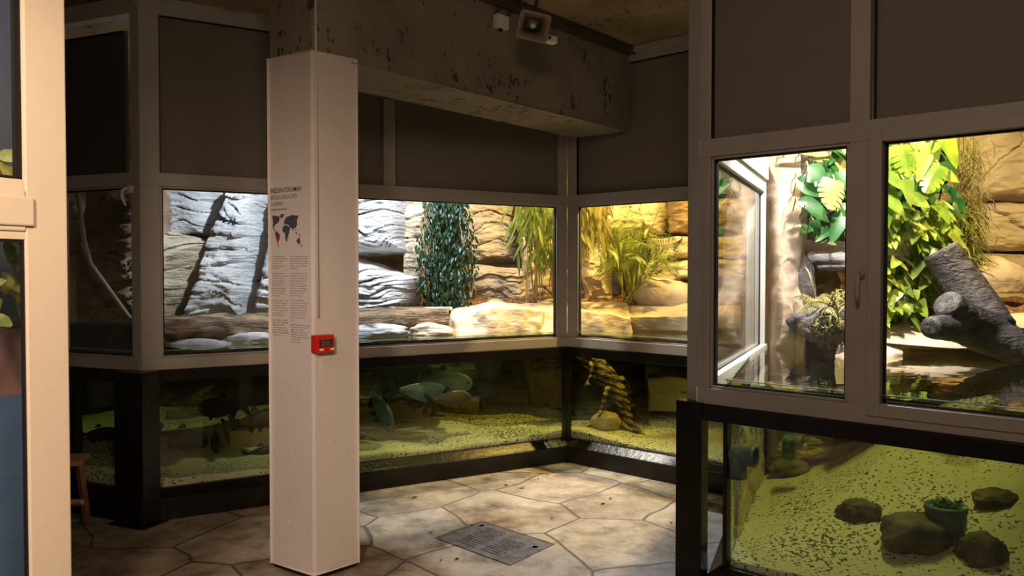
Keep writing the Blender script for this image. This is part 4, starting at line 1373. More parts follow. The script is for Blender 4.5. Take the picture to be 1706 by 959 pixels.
# near right tank
stone(1438, 868, 66, 34, 81, 'river_rock', 'dark triangular stone in the middle of the right tank', .3)
stone(1540, 920, 112, 52, 82, 'river_rock', 'largest dark stone in front of the blue pot', .32)
stone(1650, 942, 88, 44, 83, 'river_rock', 'dark stone right of the blue pot, near the frame edge', .3)
stone(1322, 792, 74, 26, 84, 'river_rock', 'brown stone below the middle pipe', .2)
stone(1675, 838, 84, 18, 85, 'river_rock', 'low dark stone at the far right of the tank', .2)
prock([(1292, 640), (1420, 660), (1430, 775), (1292, 775)], [5.0, 5.0, 4.85, 4.95], .3, 86, 'pink_rock', 'submerged foot of the pink buttress in the right tank', strata=1, amp=.01, p=14)
rw = wallT.s(1238, -.06)
rock('tank_side_rock', wallT.P(rw, .94, -.055), wallT.P(-.05, .94, -.09), wallT.P(-.05, .2, -.09), wallT.P(rw, .2, -.055), .015, 88, M['sand'], tuple(wallT.n), strata=1, amp=.006, big=.015, fine=.006, p=14, wob=.008, nx=60, ny=40,
     label='speckled yellow rock lining the side of the right tank, with pipe outlets')
# pipes
def pipe(label, c, r, L, axis, flange=True):
    o = thing('pipe_outlet', c, label, 'pipe', 'pipe outlets in the right tank')
    b = MB(); b.lathe(c, [(r * .86, 0.0), (r, 0), (r, -.02), (r * .94, -.025), (r * .94, -L)], 28, axis); b.build('elbow_mouth', M['pipe'], o, True)
    b = MB(); b.lathe(c, [(r * .86, 0), (r * .84, -L * .9), (0, -L * .9)], 28, axis); b.build('bore', M['darkplastic'], o, True)
    e = c - Vector(axis).normalized() * L * .75
    b = MB(); b.tube([e + Vector((0, 0, r * .6)), e - Vector((0, 0, r * 1.0)), e - Vector((0, 0, r * 2.2))], r * .93, 20); b.build('riser', M['pipe'], o, True)
    return o
pipe('grey-green pipe outlet nearest the left glass of the right tank', Vector((*wallT.P(wallT.s(1262, -.15), 0, -.15)[:2], wallT.hit(1262, 755, -.15)[1])), .05, .12, (.8, -.55, -.0))
pipe('grey-green pipe outlet above the brown stone', at(1337, 738, 4.6), .045, .10, (.85, -.5, 0))
b = MB(); pc = at(1398, 735, 4.75); b.tube([pc + Vector((0, 0, .12)), pc - Vector((0, 0, .07))], .03, 16)
tag(b.build('pipe_stub', M['darkplastic'], None, True), 'dark upright pipe stub, furthest right of the pipes', 'pipe')
# blue pot with water plant
o = thing('plant_pot', at(1583, 895, 3.4), 'blue-grey pot with a small water plant', 'pot')
pc = on_sand(1585, 902) + Vector((.0, .05, -.01)); o.location = pc; bpy.context.view_layer.update()
b = MB(); b.lathe(pc, [(0, 0), (.058, 0), (.066, .03), (.074, .05), (.086, .06), (.088, .135), (.092, .145), (.092, .165), (.082, .168), (.080, .155), (.0, .15)], 36)
b.build('pot', M['pot'], o, True)

# ------------------------------------------------------------------ foliage
def leaf_to(b, p, d, nrm, L, Wd, droop=.2, n=4, shape='ovate', fold=.15):
    d = d.normalized(); side = d.cross(nrm)
    if side.length < 1e-4: side = d.cross(Vector((1, 0, .3)))
    side.normalize(); up = side.cross(d).normalized()
    vs, fs = [], []
    for i in range(n + 1):
        t = i / n
        if shape == 'ovate': wdt = math.sin(math.pi * min(1, t * .96 + .04)) ** .8 * (1.15 - .45 * t)
        elif shape == 'heart': wdt = (1 - t) ** .55 * (1 if t > .05 else .75)
        else: wdt = math.sin(math.pi * min(1, t * .93 + .07)) ** .7
        wdt = max(wdt, .02) * Wd / 2
        c = p + d * (L * t) - Vector((0, 0, 1)) * (droop * L * t * t)
        vs += [c - side * wdt + up * fold * wdt, c, c + side * wdt + up * fold * wdt]
    for i in range(n):
        a = i * 3
        fs += [(a, a + 1, a + 4, a + 3), (a + 1, a + 2, a + 5, a + 4)]
    b.add(vs, fs)

def monstera_to(b, p, d, nrm, L, Wd, droop=.25):
    d = d.normalized(); side = d.cross(nrm).normalized(); up = side.cross(d).normalized()
    def pt(x, y):
        t = max(0, y)
        return p + d * (L * y) + side * (Wd * x) + up * (-.25 * abs(x) * Wd) - Vector((0, 0, 1)) * (droop * L * t * t)
    nl = 6
    for sgn in (-1, 1):
        for i in range(nl):
            y0, y1 = i / nl * .95, (i + 1) / nl * .95
            wo = [.42, .52, .54, .48, .38, .22][i]; wi = [.5, .56, .54, .46, .33, .05][i]
            inn = .22 * (1 - .6 * i / nl)
            g = .03
            ys = -.12 if i == 0 else y0
            V = [pt(0, y0), pt(sgn * inn, y0 + (.0 if i else -.06)), pt(sgn * wo, ys + .05 + g), pt(sgn * wi, y1 + .07 - g), pt(sgn * inn * .92, y1 - .0), pt(0, y1)]
            base = len(b.v)
            b.v += V
            b.f += [(base, base + 1, base + 4, base + 5), (base + 1, base + 2, base + 3, base + 4)]

def rv(rng, s=1.0):
    return Vector((rng.uniform(-1, 1), rng.uniform(-1, 1), rng.uniform(-1, 1))) * s

def fig(root_px, rng):
    o = thing('weeping_fig', at(745, 508, 7.6), 'tall dark glossy weeping fig hanging against the rock', 'plant')
    b = MB(); s = MB()
    prof = [(742, 338, 34), (745, 370, 36), (746, 400, 44), (748, 430, 46), (747, 460, 42), (745, 485, 42), (743, 505, 36)]
    for i in range(34):
        x = 745 + rng.uniform(-30, 30); top = at(x, 330 + rng.uniform(0, 30), 7.6 + rng.uniform(-.15, .2))
        pts = [top]
        for k in range(1, 6):
            pts.append(at(745 + (x - 745) * (1 + k * .12) + rng.uniform(-7, 7), 340 + k * 30 + rng.uniform(-6, 6), 7.55 + rng.uniform(-.2, .2)))
        s.tube(pts, .003, 4)
    for i in range(3600):
        y = rng.uniform(332, 515)
        hw = np.interp(y, [p_[1] for p_ in prof], [p_[2] for p_ in prof])
        x = 745 + rng.gauss(0, .5) * hw
        if abs(x - 745) > hw * 1.15: continue
        p = at(x, y, 7.55 + rng.uniform(-.22, .22))
        leaf_to(b, p, Vector((rng.uniform(-.6, .6), rng.uniform(-.6, .3), -1)), Vector((rng.uniform(-.6, .6), -1, rng.uniform(0, .8))), rng.uniform(.035, .06), rng.uniform(.018, .028), .1, 3)
    s.build('branches', M['stem'], o); b.build('foliage', M['leafdark'], o)
fig(None, random.Random(21))

def cane_plant(rng):
    o = thing('bamboo', at(893, 505, 7.7), 'yellow-green bamboo with drooping leaves left of the window corner', 'plant')
    s = MB(); b = MB()
    for i in range(16):
        x0 = 893 + rng.uniform(-18, 30); x1 = x0 + rng.uniform(-22, 14); dd = 7.7 + rng.uniform(-.15, .2)
        s.tube([at(x0, 508, dd), at((x0 + x1) / 2 + rng.uniform(-4, 4), 425, dd), at(x1, 335, dd)], rng.uniform(.004, .009), 6)
    s.build('canes', M['stem'], o)
    for i in range(330):
        x = rng.gauss(903, 24); y = rng.uniform(325, 430) if i % 3 else rng.uniform(325, 370)
        if x < 815: continue
        leaf_to(b, at(min(x, 940), y, 7.65 + rng.uniform(-.25, .2)), Vector((rng.uniform(-.7, .5), rng.uniform(-.5, .2), -1)), Vector((rng.uniform(-.5, .5), -1, .3)), rng.uniform(.12, .24), rng.uniform(.016, .028), .15, 4, 'lance')
    b.build('foliage', M['leafpalm'], o)
cane_plant(random.Random(22))

o = thing('hanging_bamboo', at(975, 340, 7.3), 'bright drooping lance leaves right of the window corner', 'plant')
rng = random.Random(23); b = MB(); s = MB()
for i in range(12):
    x = 950 + rng.uniform(-5, 55)
    top = at(x, 318, 7.3)
    s.tube([top, at(x + 5, 350, 7.25), at(x + rng.uniform(0, 16), 390, 7.2)], .005, 5)
for i in range(170):
    x = rng.uniform(945, 1012); y = rng.uniform(325, 405) - (x - 945) * .2
    leaf_to(b, at(x, y, 7.2 + rng.uniform(-.2, .2)), Vector((rng.uniform(-.3, .5), rng.uniform(-.5, .2), -1)), Vector((rng.uniform(-.4, .4), -1, .3)), rng.uniform(.14, .25), rng.uniform(.022, .034), .1, 4, 'lance')
s.build('stems', M['stem'], o); b.build('foliage', M['leafyellow'], o)

def frond(b, s, base, tip, sag, rng, nl=22, ll=.22, wid=.014, lean=0.7):
    base, tip = Vector(base), Vector(tip)
    L = (tip - base).length
    pts = []
    for k in range(9):
        t = k / 8
        pts.append(base.lerp(tip, t) + Vector((0, 0, sag * 4 * t * (1 - t))))
    s.tube(pts, [.008 - .006 * k / 8 for k in range(9)], 5)
    for k in range(nl):
        t = .32 + .68 * k / (nl - 1)
        i = min(int(t * 8), 7); f = t * 8 - i
        p = pts[i].lerp(pts[i + 1], f)
        d = (pts[i + 1] - pts[i]).normalized()
        sd = d.cross(Vector((0, -1, .35))).normalized()
        lk = ll * math.sin(math.pi * min(1, .25 + .72 * (t - .32) / .68))
        for g in (-1, 1):
            leaf_to(b, p, sd * g + d * lean + rv(rng, .1), Vector((0, -.6, 1)), lk, wid, .35, 3, 'lance', .05)

o = thing('areca_palm', at(1055, 500, 7.3), 'feathery green palm with yellow stems on the bank', 'plant')
rng = random.Random(24); b = MB(); s = MB()
root = at(1050, 502, 7.35)
tips = [(1100, 345, 7.2), (1010, 385, 7.2), (985, 400, 7.1), (1045, 350, 7.5), (1125, 400, 7.2), (1080, 380, 7.0), (1030, 370, 7.6), (1000, 430, 7.0), (1110, 425, 7.1), (1070, 405, 6.9), (1130, 440, 7.3), (1020, 420, 6.9), (1055, 390, 7.0), (1035, 405, 7.1), (1090, 435, 6.9), (1060, 430, 6.85)]
for i, (x, y, dd) in enumerate(tips):
    r0 = root + Vector((rng.uniform(-.1, .1), rng.uniform(-.08, .08), 0))
    frond(b, s, r0, at(x, y, dd), rng.uniform(.08, .2), rng, 30, .24, .007, .9)
for i in range(12):
    r0 = root + Vector((rng.uniform(-.11, .11), rng.uniform(-.08, .08), 0))
    s.tube([r0, r0 + Vector(((r0.x - root.x) * .9, 0, .28)), r0 + Vector(((r0.x - root.x) * 2.2 + rng.uniform(-.04, .04), -.03, .5))], .007, 6)
s.build('stems', M['greenstem'], o); b.build('fronds', M['leafpalm'], o)

# large split-leaf plants
def big_leaves(o, spec, mat, rng, petiole=True, name='leaf'):
    """spec: (px, py, depth, length m, width m, tilt_deg, shape)"""
    for (x, y, dd, L, Wd, ang, shp) in spec:
        b = MB()
        c = at(x, y, dd)
        a = math.radians(ang)
        d = Vector((math.sin(a), -.25, -math.cos(a))).normalized()
        st = c - d * L * .5
        nrm = Vector((rng.uniform(-.25, .25), -1, .45 + rng.uniform(-.2, .2)))
        if shp == 'm': monstera_to(b, st, d, nrm, L, Wd)
        else: leaf_to(b, st, d, nrm, L, Wd, .2, 7, 'heart' if shp == 'h' else 'ovate', .2)
        b.build(name, M[mat], o, True)
    if petiole:
        s = MB()
        for (x, y, dd, L, Wd, ang, shp) in spec:
            a = math.radians(ang); d = Vector((math.sin(a), -.25, -math.cos(a))).normalized()
            st = at(x, y, dd) - d * L * .5
            s.tube([st, st + Vector((.02, .08, .04)), st + Vector((.06, .25, -.05))], .005, 6)
        s.build('petioles', M['greenstem'], o, True)
rng = random.Random(31)
o = thing('split_leaf_plant', at(1380, 400, 5.5), 'dark green broad-leaved climber at the left window of the right side', 'plant')
big_leaves(o, [(1363, 288, 5.2, .16, .12, 50, 'o'), (1350, 315, 5.25, .17, .11, 75, 'o'), (1352, 338, 5.2, .18, .10, 80, 'o'), (1362, 352, 5.15, .17, .10, 60, 'o'), (1394, 378, 5.0, .17, .13, -30, 'h'), (1360, 378, 5.1, .10, .09, 20, 'h'), (1408, 365, 5.05, .15, .09, 20, 'o'), (1345, 300, 5.4, .14, .1, 70, 'o'), (1402, 300, 5.2, .12, .10, 0, 'h')], 'leafgreen', rng)
o = thing('split_leaf_plant', at(1385, 270, 5.6), 'leaves with bright light put into their yellow colour, at the top edge of the left right-side window', 'plant')
big_leaves(o, [(1387, 320, 4.95, .17, .17, -15, 'm'), (1400, 268, 5.4, .16, .12, 20, 'h'), (1378, 262, 5.5, .17, .09, 100, 'o'), (1360, 252, 5.5, .2, .08, 95, 'o'), (1400, 248, 5.45, .18, .1, 60, 'o'), (1335, 250, 5.5, .2, .06, 85, 'o'), (1410, 285, 5.5, .15, .1, -10, 'h')], 'leafyellow', rng)  # yellow leaf colour stands in for light falling on these leaves
o = thing('split_leaf_plant', at(1520, 330, 5.4), 'lime-green split-leaf climber filling the upper right window', 'plant')
big_leaves(o, [(1510, 264, 4.9, .18, .17, 10, 'm'), (1533, 275, 4.95, .17, .14, -20, 'h'), (1582, 248, 5.0, .20, .17, 20, 'h'), (1553, 293, 4.9, .19, .14, -40, 'm'), (1540, 312, 5.0, .2, .16, -30, 'h'), (1578, 290, 5.05, .15, .10, 70, 'o'), (1490, 272, 4.95, .18, .12, 50, 'o'), (1495, 300, 4.9, .20, .10, 60, 'o'), (1485, 320, 4.95, .16, .12, 30, 'h'), (1512, 318, 4.8, .15, .13, 10, 'h'), (1490, 340, 4.9, .16, .12, 50, 'o'), (1475, 350, 4.9, .17, .1, 10, 'o'), (1470, 300, 4.95, .17, .12, 0, 'h'), (1478, 260, 5.0, .16, .12, 30, 'o'), (1555, 255, 5.1, .15, .12, 0, 'h'), (1535, 245, 5.1, .15, .12, 60, 'o'), (1530, 332, 4.9, .14, .1, 70, 'o')], 'leaflime', rng)
def filler(label, x0, x1, y0, y1, dd, n, mat, seed, L0=.09, L1=.15):
    o = thing('climbing_foliage', at((x0 + x1) / 2, y1, dd), label, 'plant')
    b = MB(); s_ = MB(); r_ = random.Random(seed)
    for i in range(n):
        L = r_.uniform(L0, L1)
        leaf_to(b, at(r_.uniform(x0, x1), r_.uniform(y0, y1), dd + r_.uniform(-.12, .15)), Vector((r_.uniform(-1, .8), -.35, -.6 + r_.uniform(-.4, .5))), Vector((r_.uniform(-.5, .5), -.9, .5)), L, L * .75, .2, 6, 'heart', .25)
    for i in range(5):
        x = r_.uniform(x0, x1); s_.tube([at(x, y0 - 15, dd + .1), at(x + 6, (y0 + y1) / 2, dd + .08), at(x - 5, y1, dd + .1)], .006, 5)
    s_.build('vines', M['root'], o, True); b.build('foliage', M[mat], o)
filler('dense dark green leaves behind the split leaf in the left right-side window', 1345, 1440, 245, 395, 5.45, 90, 'leafgreen', 61)
filler('shaded green leaves behind the lime climber in the upper right window', 1465, 1590, 240, 350, 5.35, 110, 'leafgreen', 62)
# pothos mass
o = thing('pothos', at(1510, 420, 5.1), 'yellow-green variegated pothos tumbling beside the driftwood', 'plant')
b = MB(); s = MB(); rng = random.Random(33)
for i in range(520):
    y = rng.uniform(335, 525)
    hw = np.interp(y, [335, 380, 420, 460, 525], [48, 62, 66, 55, 32])
    cx_ = np.interp(y, [335, 380, 420, 460, 525], [1520, 1525, 1520, 1512, 1490])
    x = cx_ + rng.uniform(-1, 1) * hw
    dd = 5.15 + rng.uniform(-.2, .25)
    L = rng.uniform(.06, .13)
    leaf_to(b, at(x, y, dd), Vector((rng.uniform(-.9, .9), rng.uniform(-.8, .0), -.8 + rng.uniform(-.3, .7))), Vector((rng.uniform(-.5, .5), -.8, .7)), L, L * .72, .2, 5, 'heart', .2)
for i in range(14):
    x = rng.uniform(1470, 1560)
    s.tube([at(x, 340, 5.25), at(x + rng.uniform(-12, 12), 420, 5.15), at(x + rng.uniform(-18, 10), 510, 5.1)], .005, 5)
s.build('vines', M['root'], o, True); b.build('foliage', M['leaflime'], o)
# dark pothos in between
o = thing('climbing_vine', at(1480, 490, 5.2), 'darker green vine leaves low behind the window frame post', 'plant')
b = MB(); s = MB(); rng = random.Random(34)
for i in range(90):
    x = rng.uniform(1466, 1545); y = rng.uniform(440, 520)
    L = rng.uniform(.05, .11)
    leaf_to(b, at(x, y, 5.3 + rng.uniform(-.1, .2)), Vector((rng.uniform(-.9, .9), -.4, -.5 + rng.uniform(-.3, .5))), Vector((0, -.8, .7)), L, L * .7, .2, 5, 'heart', .2)
for i in range(5):
    x = rng.uniform(1475, 1530); s.tube([at(x, 400, 5.3), at(x - 8, 460, 5.2), at(x + 6, 520, 5.2)], .008, 6)
s.build('vines', M['root'], o, True); b.build('foliage', M['leafgreen'], o)
# hanging root curtain
o = thing('hanging_roots', at(1615, 260, 5.6), 'mass of fine hanging roots right of the lime leaves', 'plant')
b = MB(); rng = random.Random(35)
for i in range(420):
    x = rng.gauss(1615, 16); y = rng.uniform(232, 420); dd = 5.55 + rng.uniform(-.15, .15)
    a = at(x, y, dd)
    b.tube([a, a + Vector((rng.uniform(-.05, .06), rng.uniform(-.03, .03), -.05)), a + Vector((rng.uniform(-.07, .09), rng.uniform(-.05, .05), -.12))], .0022, 3, False)
for i in range(26):
    x = rng.gauss(1612, 14); dd = 5.6
    b.tube([at(x, 228, dd), at(x + rng.uniform(-5, 5), 330, dd - .05), at(x + rng.uniform(-10, 10), 440, dd - .1)], .003, 4, False)
b.build('roots', M['root'], o)
o = thing('grassy_plant', at(1600, 420, 5.5), 'grassy tuft of thin arching leaves above the cream boulder', 'plant')
b = MB(); rng = random.Random(36)
for i in range(150):
    a = at(rng.uniform(1585, 1620), rng.uniform(350, 430), 5.5 + rng.uniform(-.1, .1))
    leaf_to(b, a, Vector((rng.uniform(-.3, 1), rng.uniform(-.6, .2), rng.uniform(-.7, .5))), Vector((0, -.5, 1)), rng.uniform(.12, .24), .008, .6, 5, 'lance', .05)
b.build('foliage', M['leafpalm'], o)
# snake plant stems
o = thing('snake_plant', at(1560, 495, 5.3), 'upright yellow-green blades behind the driftwood', 'plant')
b = MB(); rng = random.Random(37)
for i in range(14):
    a = at(rng.uniform(1553, 1573), 495, 5.3 + rng.uniform(-.05, .05))
    leaf_to(b, a, Vector((rng.uniform(-.08, .08), 0, 1)), Vector((rng.uniform(-.5, .5), -1, 0)), rng.uniform(.2, .3), .02, 0, 5, 'lance', .3)
b.build('blades', M['leaflime'], o)
# fern on rock pocket
o = thing('fern', at(1375, 520, 5.0), 'yellow-green fern growing in the grey rock pocket', 'plant')
b = MB(); s = MB(); rng = random.Random(38)
for i in range(26):
    r0 = at(1378 + rng.uniform(-16, 22), 522, 5.0 + rng.uniform(-.06, .1))
    an = rng.uniform(0, 6.28); rr = rng.uniform(.1, .24)
    tip = r0 + Vector((math.cos(an) * rr, math.sin(an) * rr - .04, rng.uniform(-.03, .16)))
    frond(b, s, r0, tip, .05, rng, 12, .032, .008, .5)
s.build('stems', M['stem'], o); b.build('fronds', M['leaffern'], o)
o = thing('hanging_rootball', at(1400, 560, 4.9), 'brown root mass dangling under the fern', 'roots')
b = MB(); rng = random.Random(39)
for i in range(160):
    a = at(1388 + rng.uniform(-30, 34), 528 + rng.uniform(0, 22), 4.86 + rng.uniform(-.05, .12))
    b.tube([a, a + rv(rng, .05), a + Vector((rng.uniform(-.05, .05), 0, -rng.uniform(.03, .14)))], [.008, .006, .002], 5)
b.build('roots', M['root'], o, True)
o = thing('bare_twig', at(1350, 480, 5.1), 'thin pale twig hanging left of the fern', 'twig')
b = MB(); b.tube([at(1342, 445, 5.1), at(1348, 455, 5.0), at(1354, 478, 4.98), at(1357, 498, 4.98)], [.005, .007, .006, .003], 6); b.build('twig', M['stem'], o, True)
# ground leaves
for x, y, dd, lb in ((1003, 495, 7.0, 'yellow fallen leaf on the bank left of the palm'), (822, 500, 7.2, 'orange fallen leaf behind the pale bank'), (915, 500, 7.2, 'yellow fallen leaf near the bamboo foot')):
    b = MB(); leaf_to(b, at(x - 8, y, dd), Vector((1, -.2, .1)), Vector((0, -.5, 1)), .14, .045, .1, 5)
    tag(b.build('fallen_leaf', M['leafyellow']), lb, 'leaf')
# water plant in pot
b = MB(); rng = random.Random(40)
pl = bpy.data.objects['plant_pot']
for i in range(34):
    a = pc + Vector((rng.uniform(-.03, .05), rng.uniform(-.04, .04), .155))
    leaf_to(b, a, Vector((rng.uniform(-1, 1), rng.uniform(-1, 1), rng.uniform(.2, 1))), Vector((0, -.5, 1)), rng.uniform(.05, .09), .018, .3, 4)
b.build('water_plant', M['leafgreen'], pl)
# pothos seen near left window
o = thing('leafy_vine', wn.P(1.1, 1.75, -.4), 'out of focus yellow-green leaves behind the near left window', 'plant')
b = MB(); rng = random.Random(41)
for i in range(120):
    a = wn.P(rng.uniform(1.1, 1.62), rng.choice([rng.uniform(1.42, 1.72), rng.uniform(1.84, 1.93)]), -.2 + rng.uniform(-.12, .1))
    leaf_to(b, a, rv(rng), Vector((.8, -.4, .3)), .08, .045, .2, 4)
b.build('foliage', M['leaffern'], o)

# ------------------------------------------------------------------ driftwood
o = thing('driftwood_log', at(1640, 570, 4.6), 'forked grey-blue driftwood log with sawn ends lying over the water', 'log')
def smooth_path(pts, n=16):
    pts = [Vector(p) for p in pts]
    out = []
    for i in range(len(pts) - 1):
        p0 = pts[max(i - 1, 0)]; p1 = pts[i]; p2 = pts[i + 1]; p3 = pts[min(i + 2, len(pts) - 1)]
        for k in range(n):
            t = k / n
            out.append(.5 * ((2 * p1) + (p2 - p0) * t + (2 * p0 - 5 * p1 + 4 * p2 - p3) * t * t + (3 * p1 - p0 - 3 * p2 + p3) * t ** 3))
    out.append(pts[-1])
    return out
def limb(pts, rads):
    P_ = smooth_path(pts)
    rr = np.interp(np.linspace(0, len(rads) - 1, len(P_)), range(len(rads)), rads)
    return P_, list(map(float, rr))
b = MB()
limbs = [([at(1567, 418, 4.9), at(1597, 462, 4.85), at(1630, 505, 4.75), at(1665, 552, 4.6)], [.112, .118, .115, .10]),
         ([at(1578, 506, 4.35), at(1605, 528, 4.4), at(1650, 553, 4.5)], [.082, .09, .12]),
         ([at(1551, 545, 4.25), at(1590, 548, 4.35), at(1640, 560, 4.45), at(1700, 577, 4.4), at(1780, 600, 4.3), at(1900, 640, 4.2)], [.062, .072, .10, .105, .11, .11]),
         ([at(1648, 522, 4.95), at(1672, 545, 4.85), at(1700, 565, 4.75), at(1740, 590, 4.6)], [.04, .06, .06, .06])]
ends = []
for pts, rads in limbs:
    P_, rr = limb(pts, rads)
    b.tube(P_, rr, 20)
    if len(ends) < 3:
        ends.append((P_[0], (P_[0] - P_[2]).normalized(), rr[0]))
lg = b.build('trunk', M['driftwood'], o, True)
rm = lg.modifiers.new('fuse', 'REMESH'); rm.mode = 'VOXEL'; rm.voxel_size = .012; rm.use_smooth_shade = True
tx = bpy.data.textures.new('bark_noise', 'CLOUDS'); tx.noise_scale = .06
dm = lg.modifiers.new('grain', 'DISPLACE'); dm.texture = tx; dm.strength = .018; dm.mid_level = .5
for p, d, r in ends:
    b = MB(); b.lathe(p + d * .004, [(0, .006), (r * .5, .006), (r * .93, .003), (r * .96, -.01)], 28, d)
    b.build('sawn_end', M['cutwood'], o, True)
# far-left diagonal pipe
o = thing('drain_pipe', at(180, 480, 5.9), 'pale pipe slanting down behind the far-left window', 'pipe')
b = MB(); b.tube([at(126, 300, 6.0), at(140, 400, 5.95), at(150, 438, 5.95), at(216, 530, 5.9)], .018, 12); b.build('pipe', M['plasticgrey'], o, True)
b = MB(); b.tube([at(139, 405, 5.95), at(146, 425, 5.95)], .024, 12); b.build('coupling', M['plasticgrey'], o, True)
b = MB(); b.box(at(170, 560, 5.85), (.55, .3, .2), .35)
tag(b.build('dark_trough', M['black'], bevel=.01), 'black trough behind the far-left window', 'trough')

# ------------------------------------------------------------------ fish
def fish_proto(mat, name='fish'):
    """fish along +X (head at +X), length 1"""
    root = bpy.data.objects.new(name, None); COL.objects.link(root)
    n = 26; seg = 20
    xs = np.linspace(-.36, .5, n)
    hh = np.interp(xs, [-.36, -.30, -.15, .05, .22, .36, .45, .49, .5], [.04, .05, .11, .165, .17, .14, .095, .045, .005])
    vs, fs = [], []
    for x, h_ in zip(xs, hh):
        w_ = h_ * (.42 if x > -.1 else .36)
        for k in range(seg):
            a = 2 * math.pi * k / seg
            vs.append(Vector((x, math.cos(a) * w_, math.sin(a) * h_ * (1.0 if math.sin(a) > 0 else 1.12) - .02 * (x > .3) * (x - .3) * 5)))
    for i in range(n - 1):
        for k in range(seg):
            k2 = (k + 1) % seg
            fs.append((i * seg + k, (i + 1) * seg + k, (i + 1) * seg + k2, i * seg + k2))
    fs.append(tuple(range(seg))); fs.append(tuple(range(n * seg - 1, (n - 1) * seg - 1, -1)))
    body = link_mesh('body', vs, fs, M[mat], root, True)
    def fin(nm, pts, th=.008, yoff=0, tilt=0):
        n_ = len(pts)
        tris = tessellate_polygon([[Vector((p[0], p[1], 0)) for p in pts]])
        v = [Vector((p[0], yoff + th, p[1])) for p in pts] + [Vector((p[0], yoff - th, p[1])) for p in pts]
        if tilt:
            for q in v: q.y += (pts[0][1] - q.z) * tilt
        f = [tuple(t) for t in tris] + [tuple(n_ + i for i in reversed(t)) for t in tris] + [(i, n_ + i, n_ + (i + 1) % n_, (i + 1) % n_) for i in range(n_)]
        link_mesh(nm, v, f, M['fin'], root)
    fin('tail_fin', [(-.34, .04), (-.42, .10), (-.53, .20), (-.50, .05), (-.47, 0), (-.50, -.06), (-.54, -.19), (-.42, -.10), (-.34, -.045)])
    fin('dorsal_fin', [(.06, .19), (.0, .27), (-.05, .255), (-.12, .15), (-.03, .165)])
    fin('anal_fin', [(-.08, -.17), (-.14, -.28), (-.19, -.22), (-.27, -.07), (-.2, -.09)])
    fin('pelvic_fin', [(.08, -.21), (.02, -.30), (-.02, -.26), (0, -.20)])
    fin('pectoral_fin', [(.27, -.12), (.20, -.22), (.16, -.20), (.20, -.12)], .005, .075, .3)
    fin('pectoral_fin', [(.27, -.12), (.20, -.22), (.16, -.20), (.20, -.12)], .005, -.075, -.3)
    for sgn in (-1, 1):
        b = MB(); b.lathe((.415, sgn * .048, .0), [(.021, -.01), (.02, .006), (.012, .014), (0, .017)], 14, (0.2, sgn, 0)); b.build('eye', M['eye'], root, True)
    return root
def copy_tree(o):
    c = o.copy(); COL.objects.link(c)
    for ch in o.children:
        k = ch.copy(); COL.objects.link(k); k.parent = c
        k.matrix_parent_inverse = ch.matrix_parent_inverse.copy()
    return c
protos = {}
def fish(px, py, dep, Lpx, ang, yaw, mat, label):
    """ang: picture angle of the heading (deg, up positive); yaw: turn away from the picture plane"""
    if mat not in protos:
        protos[mat] = fish_proto(mat); f = protos[mat]
    else:
        f = copy_tree(protos[mat])
    L = Lpx / F_PX * dep / max(.35, math.cos(math.radians(yaw)))
    f.location = at(px, py, dep)
    a = math.radians(ang); y = math.radians(yaw)
    hd = Vector((math.cos(a) * math.cos(y), math.sin(y), math.sin(a) * math.cos(y)))
    up = Vector((0, 0, 1)) if abs(hd.z) < .95 else Vector((1, 0, 0))
    zt = (up - hd * up.dot(hd)).normalized()
    yt = zt.cross(hd)
    f.rotation_mode = 'QUATERNION'
    f.rotation_quaternion = Matrix((hd, yt, zt)).transposed().to_quaternion()
    f.scale = (L, L, L)
    tag(f, label, 'fish', 'grey fish in the aquarium')
bpy.context.view_layer.update()
fish(633, 676, 6.3, 82, -56, -18, 'fishblue', 'grey-blue fish diving toward the glass right of the column')
fish(700, 651, 6.45, 96, -6, 15, 'fishblue', 'grey-blue fish second from the column, dark tail toward the column')
fish(738, 634, 6.75, 100, -5, 10, 'fishblue', 'pale grey-blue fish, uppermost and furthest right')
fish(748, 664, 6.4, 76, 4, 12, 'fishbrown', 'brown fish above the right end of the sunken block')
fish(303, 728, 5.75, 84, -12, 15, 'fishdark', 'dark fish nearest the left end of the fish tank')
fish(359, 733, 5.65, 44, 30, -55, 'fishdark', 'dark fish facing the glass between two others')
fish(372, 678, 6.2, 92, 182, 10, 'fishdark', 'large dim fish high behind the others, left of the column')
fish(428, 697, 5.95, 80, 10, 12, 'fishbrown', 'violet-brown fish half hidden by the column')
fish(436, 753, 5.75, 60, 5, 15, 'fishdark', 'dark fish low down against the column edge')
fish(166, 722, 5.9, 60, 0, 20, 'fishdark', 'nearly black fish left of the thick black post')
fish(240, 712, 5.9, 60, 5, 15, 'fishdark', 'dark fish seen between the post and the tank upright')

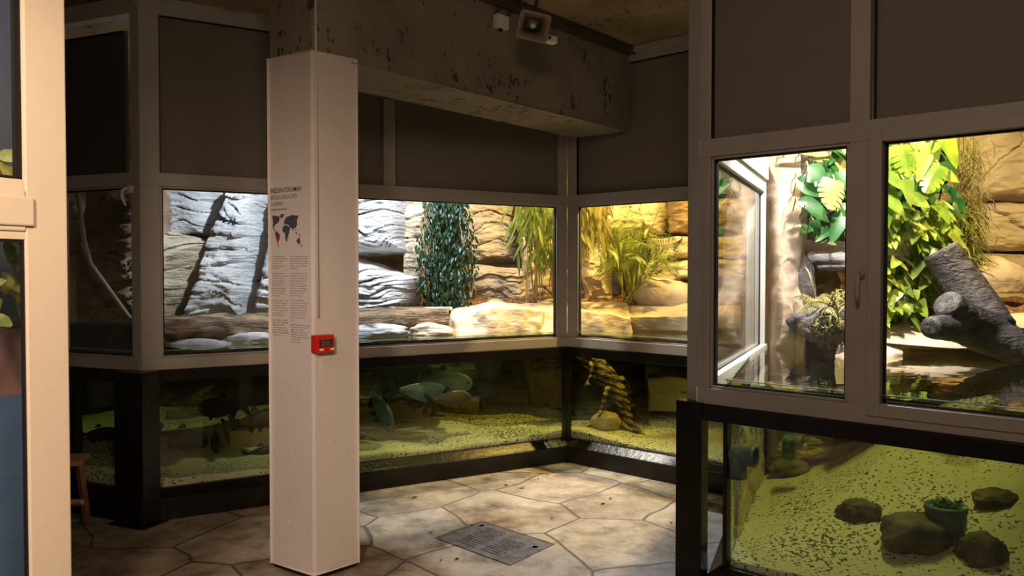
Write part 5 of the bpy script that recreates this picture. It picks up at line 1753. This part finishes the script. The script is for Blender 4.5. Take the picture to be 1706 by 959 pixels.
# ------------------------------------------------------------------ caiman
o = thing('caiman', at(1050, 725, 6.5), 'banded brown and yellow caiman, tail resting on the sand', 'caiman')
b = MB()
sp = [(930, 577, 6.70), (952, 581, 6.75), (972, 590, 6.78), (990, 606, 6.8), (1006, 625, 6.78), (1022, 643, 6.75), (1034, 662, 6.7), (1042, 684, 6.65), (1050, 703, 6.6), (1063, 717, 6.55), (1080, 728, 6.5)]
rd = [.02, .045, .08, .11, .125, .112, .09, .066, .046, .028, .006]
P_, rr = limb([at(*p) for p in sp], rd)
b.tube(P_, rr, 20, True, .8)
def leg(pts, r):
    P1, r1 = limb([at(*p) for p in pts], r)
    b.tube(P1, r1, 10)
leg([(1016, 640, 6.72), (1010, 654, 6.62), (1006, 668, 6.6), (1001, 682, 6.58)], [.034, .026, .019, .012])
leg([(1034, 630, 6.75), (1046, 646, 6.85), (1049, 660, 6.85), (1055, 672, 6.82)], [.034, .026, .018, .011])
leg([(982, 600, 6.76), (986, 612, 6.66), (984, 625, 6.64), (978, 636, 6.62)], [.024, .018, .013, .008])
for bx, by, dd in ((1001, 682, 6.58), (1055, 672, 6.82), (978, 636, 6.62)):
    for k in range(4):
        leg([(bx, by, dd), (bx - 4 + k * 3, by + 5, dd - .02), (bx - 6 + k * 4, by + 9, dd - .03)], [.007, .005, .002])
cb = b.build('body', M['caiman'], o, True)
rm = cb.modifiers.new('fuse', 'REMESH'); rm.mode = 'VOXEL'; rm.voxel_size = .006; rm.use_smooth_shade = True
b = MB()
for i in range(22, len(P_) - 8, 4):   # dorsal scutes
    p = P_[i]; r = rr[i]; d = (P_[min(i + 1, len(P_) - 1)] - P_[i - 1]).normalized()
    sd = d.cross(Vector((0, -1, 0))).normalized()
    for q in (-.45, 0, .45) if r > .05 else (-.2, .2):
        c = p + sd * (q * r * 1.1) + Vector((0, -1, 0)) * (r * .80 * math.sqrt(max(0, 1 - (q * 1.1) ** 2)))
        b.add([c - sd * r * .14, c - d * r * .16, c + sd * r * .14, c + d * r * .16, c + Vector((0, -1, 0)) * r * .12 + d * r * .08], [(0, 1, 4), (1, 2, 4), (2, 3, 4), (3, 0, 4)])
b.build('scutes', M['caiman'], o)
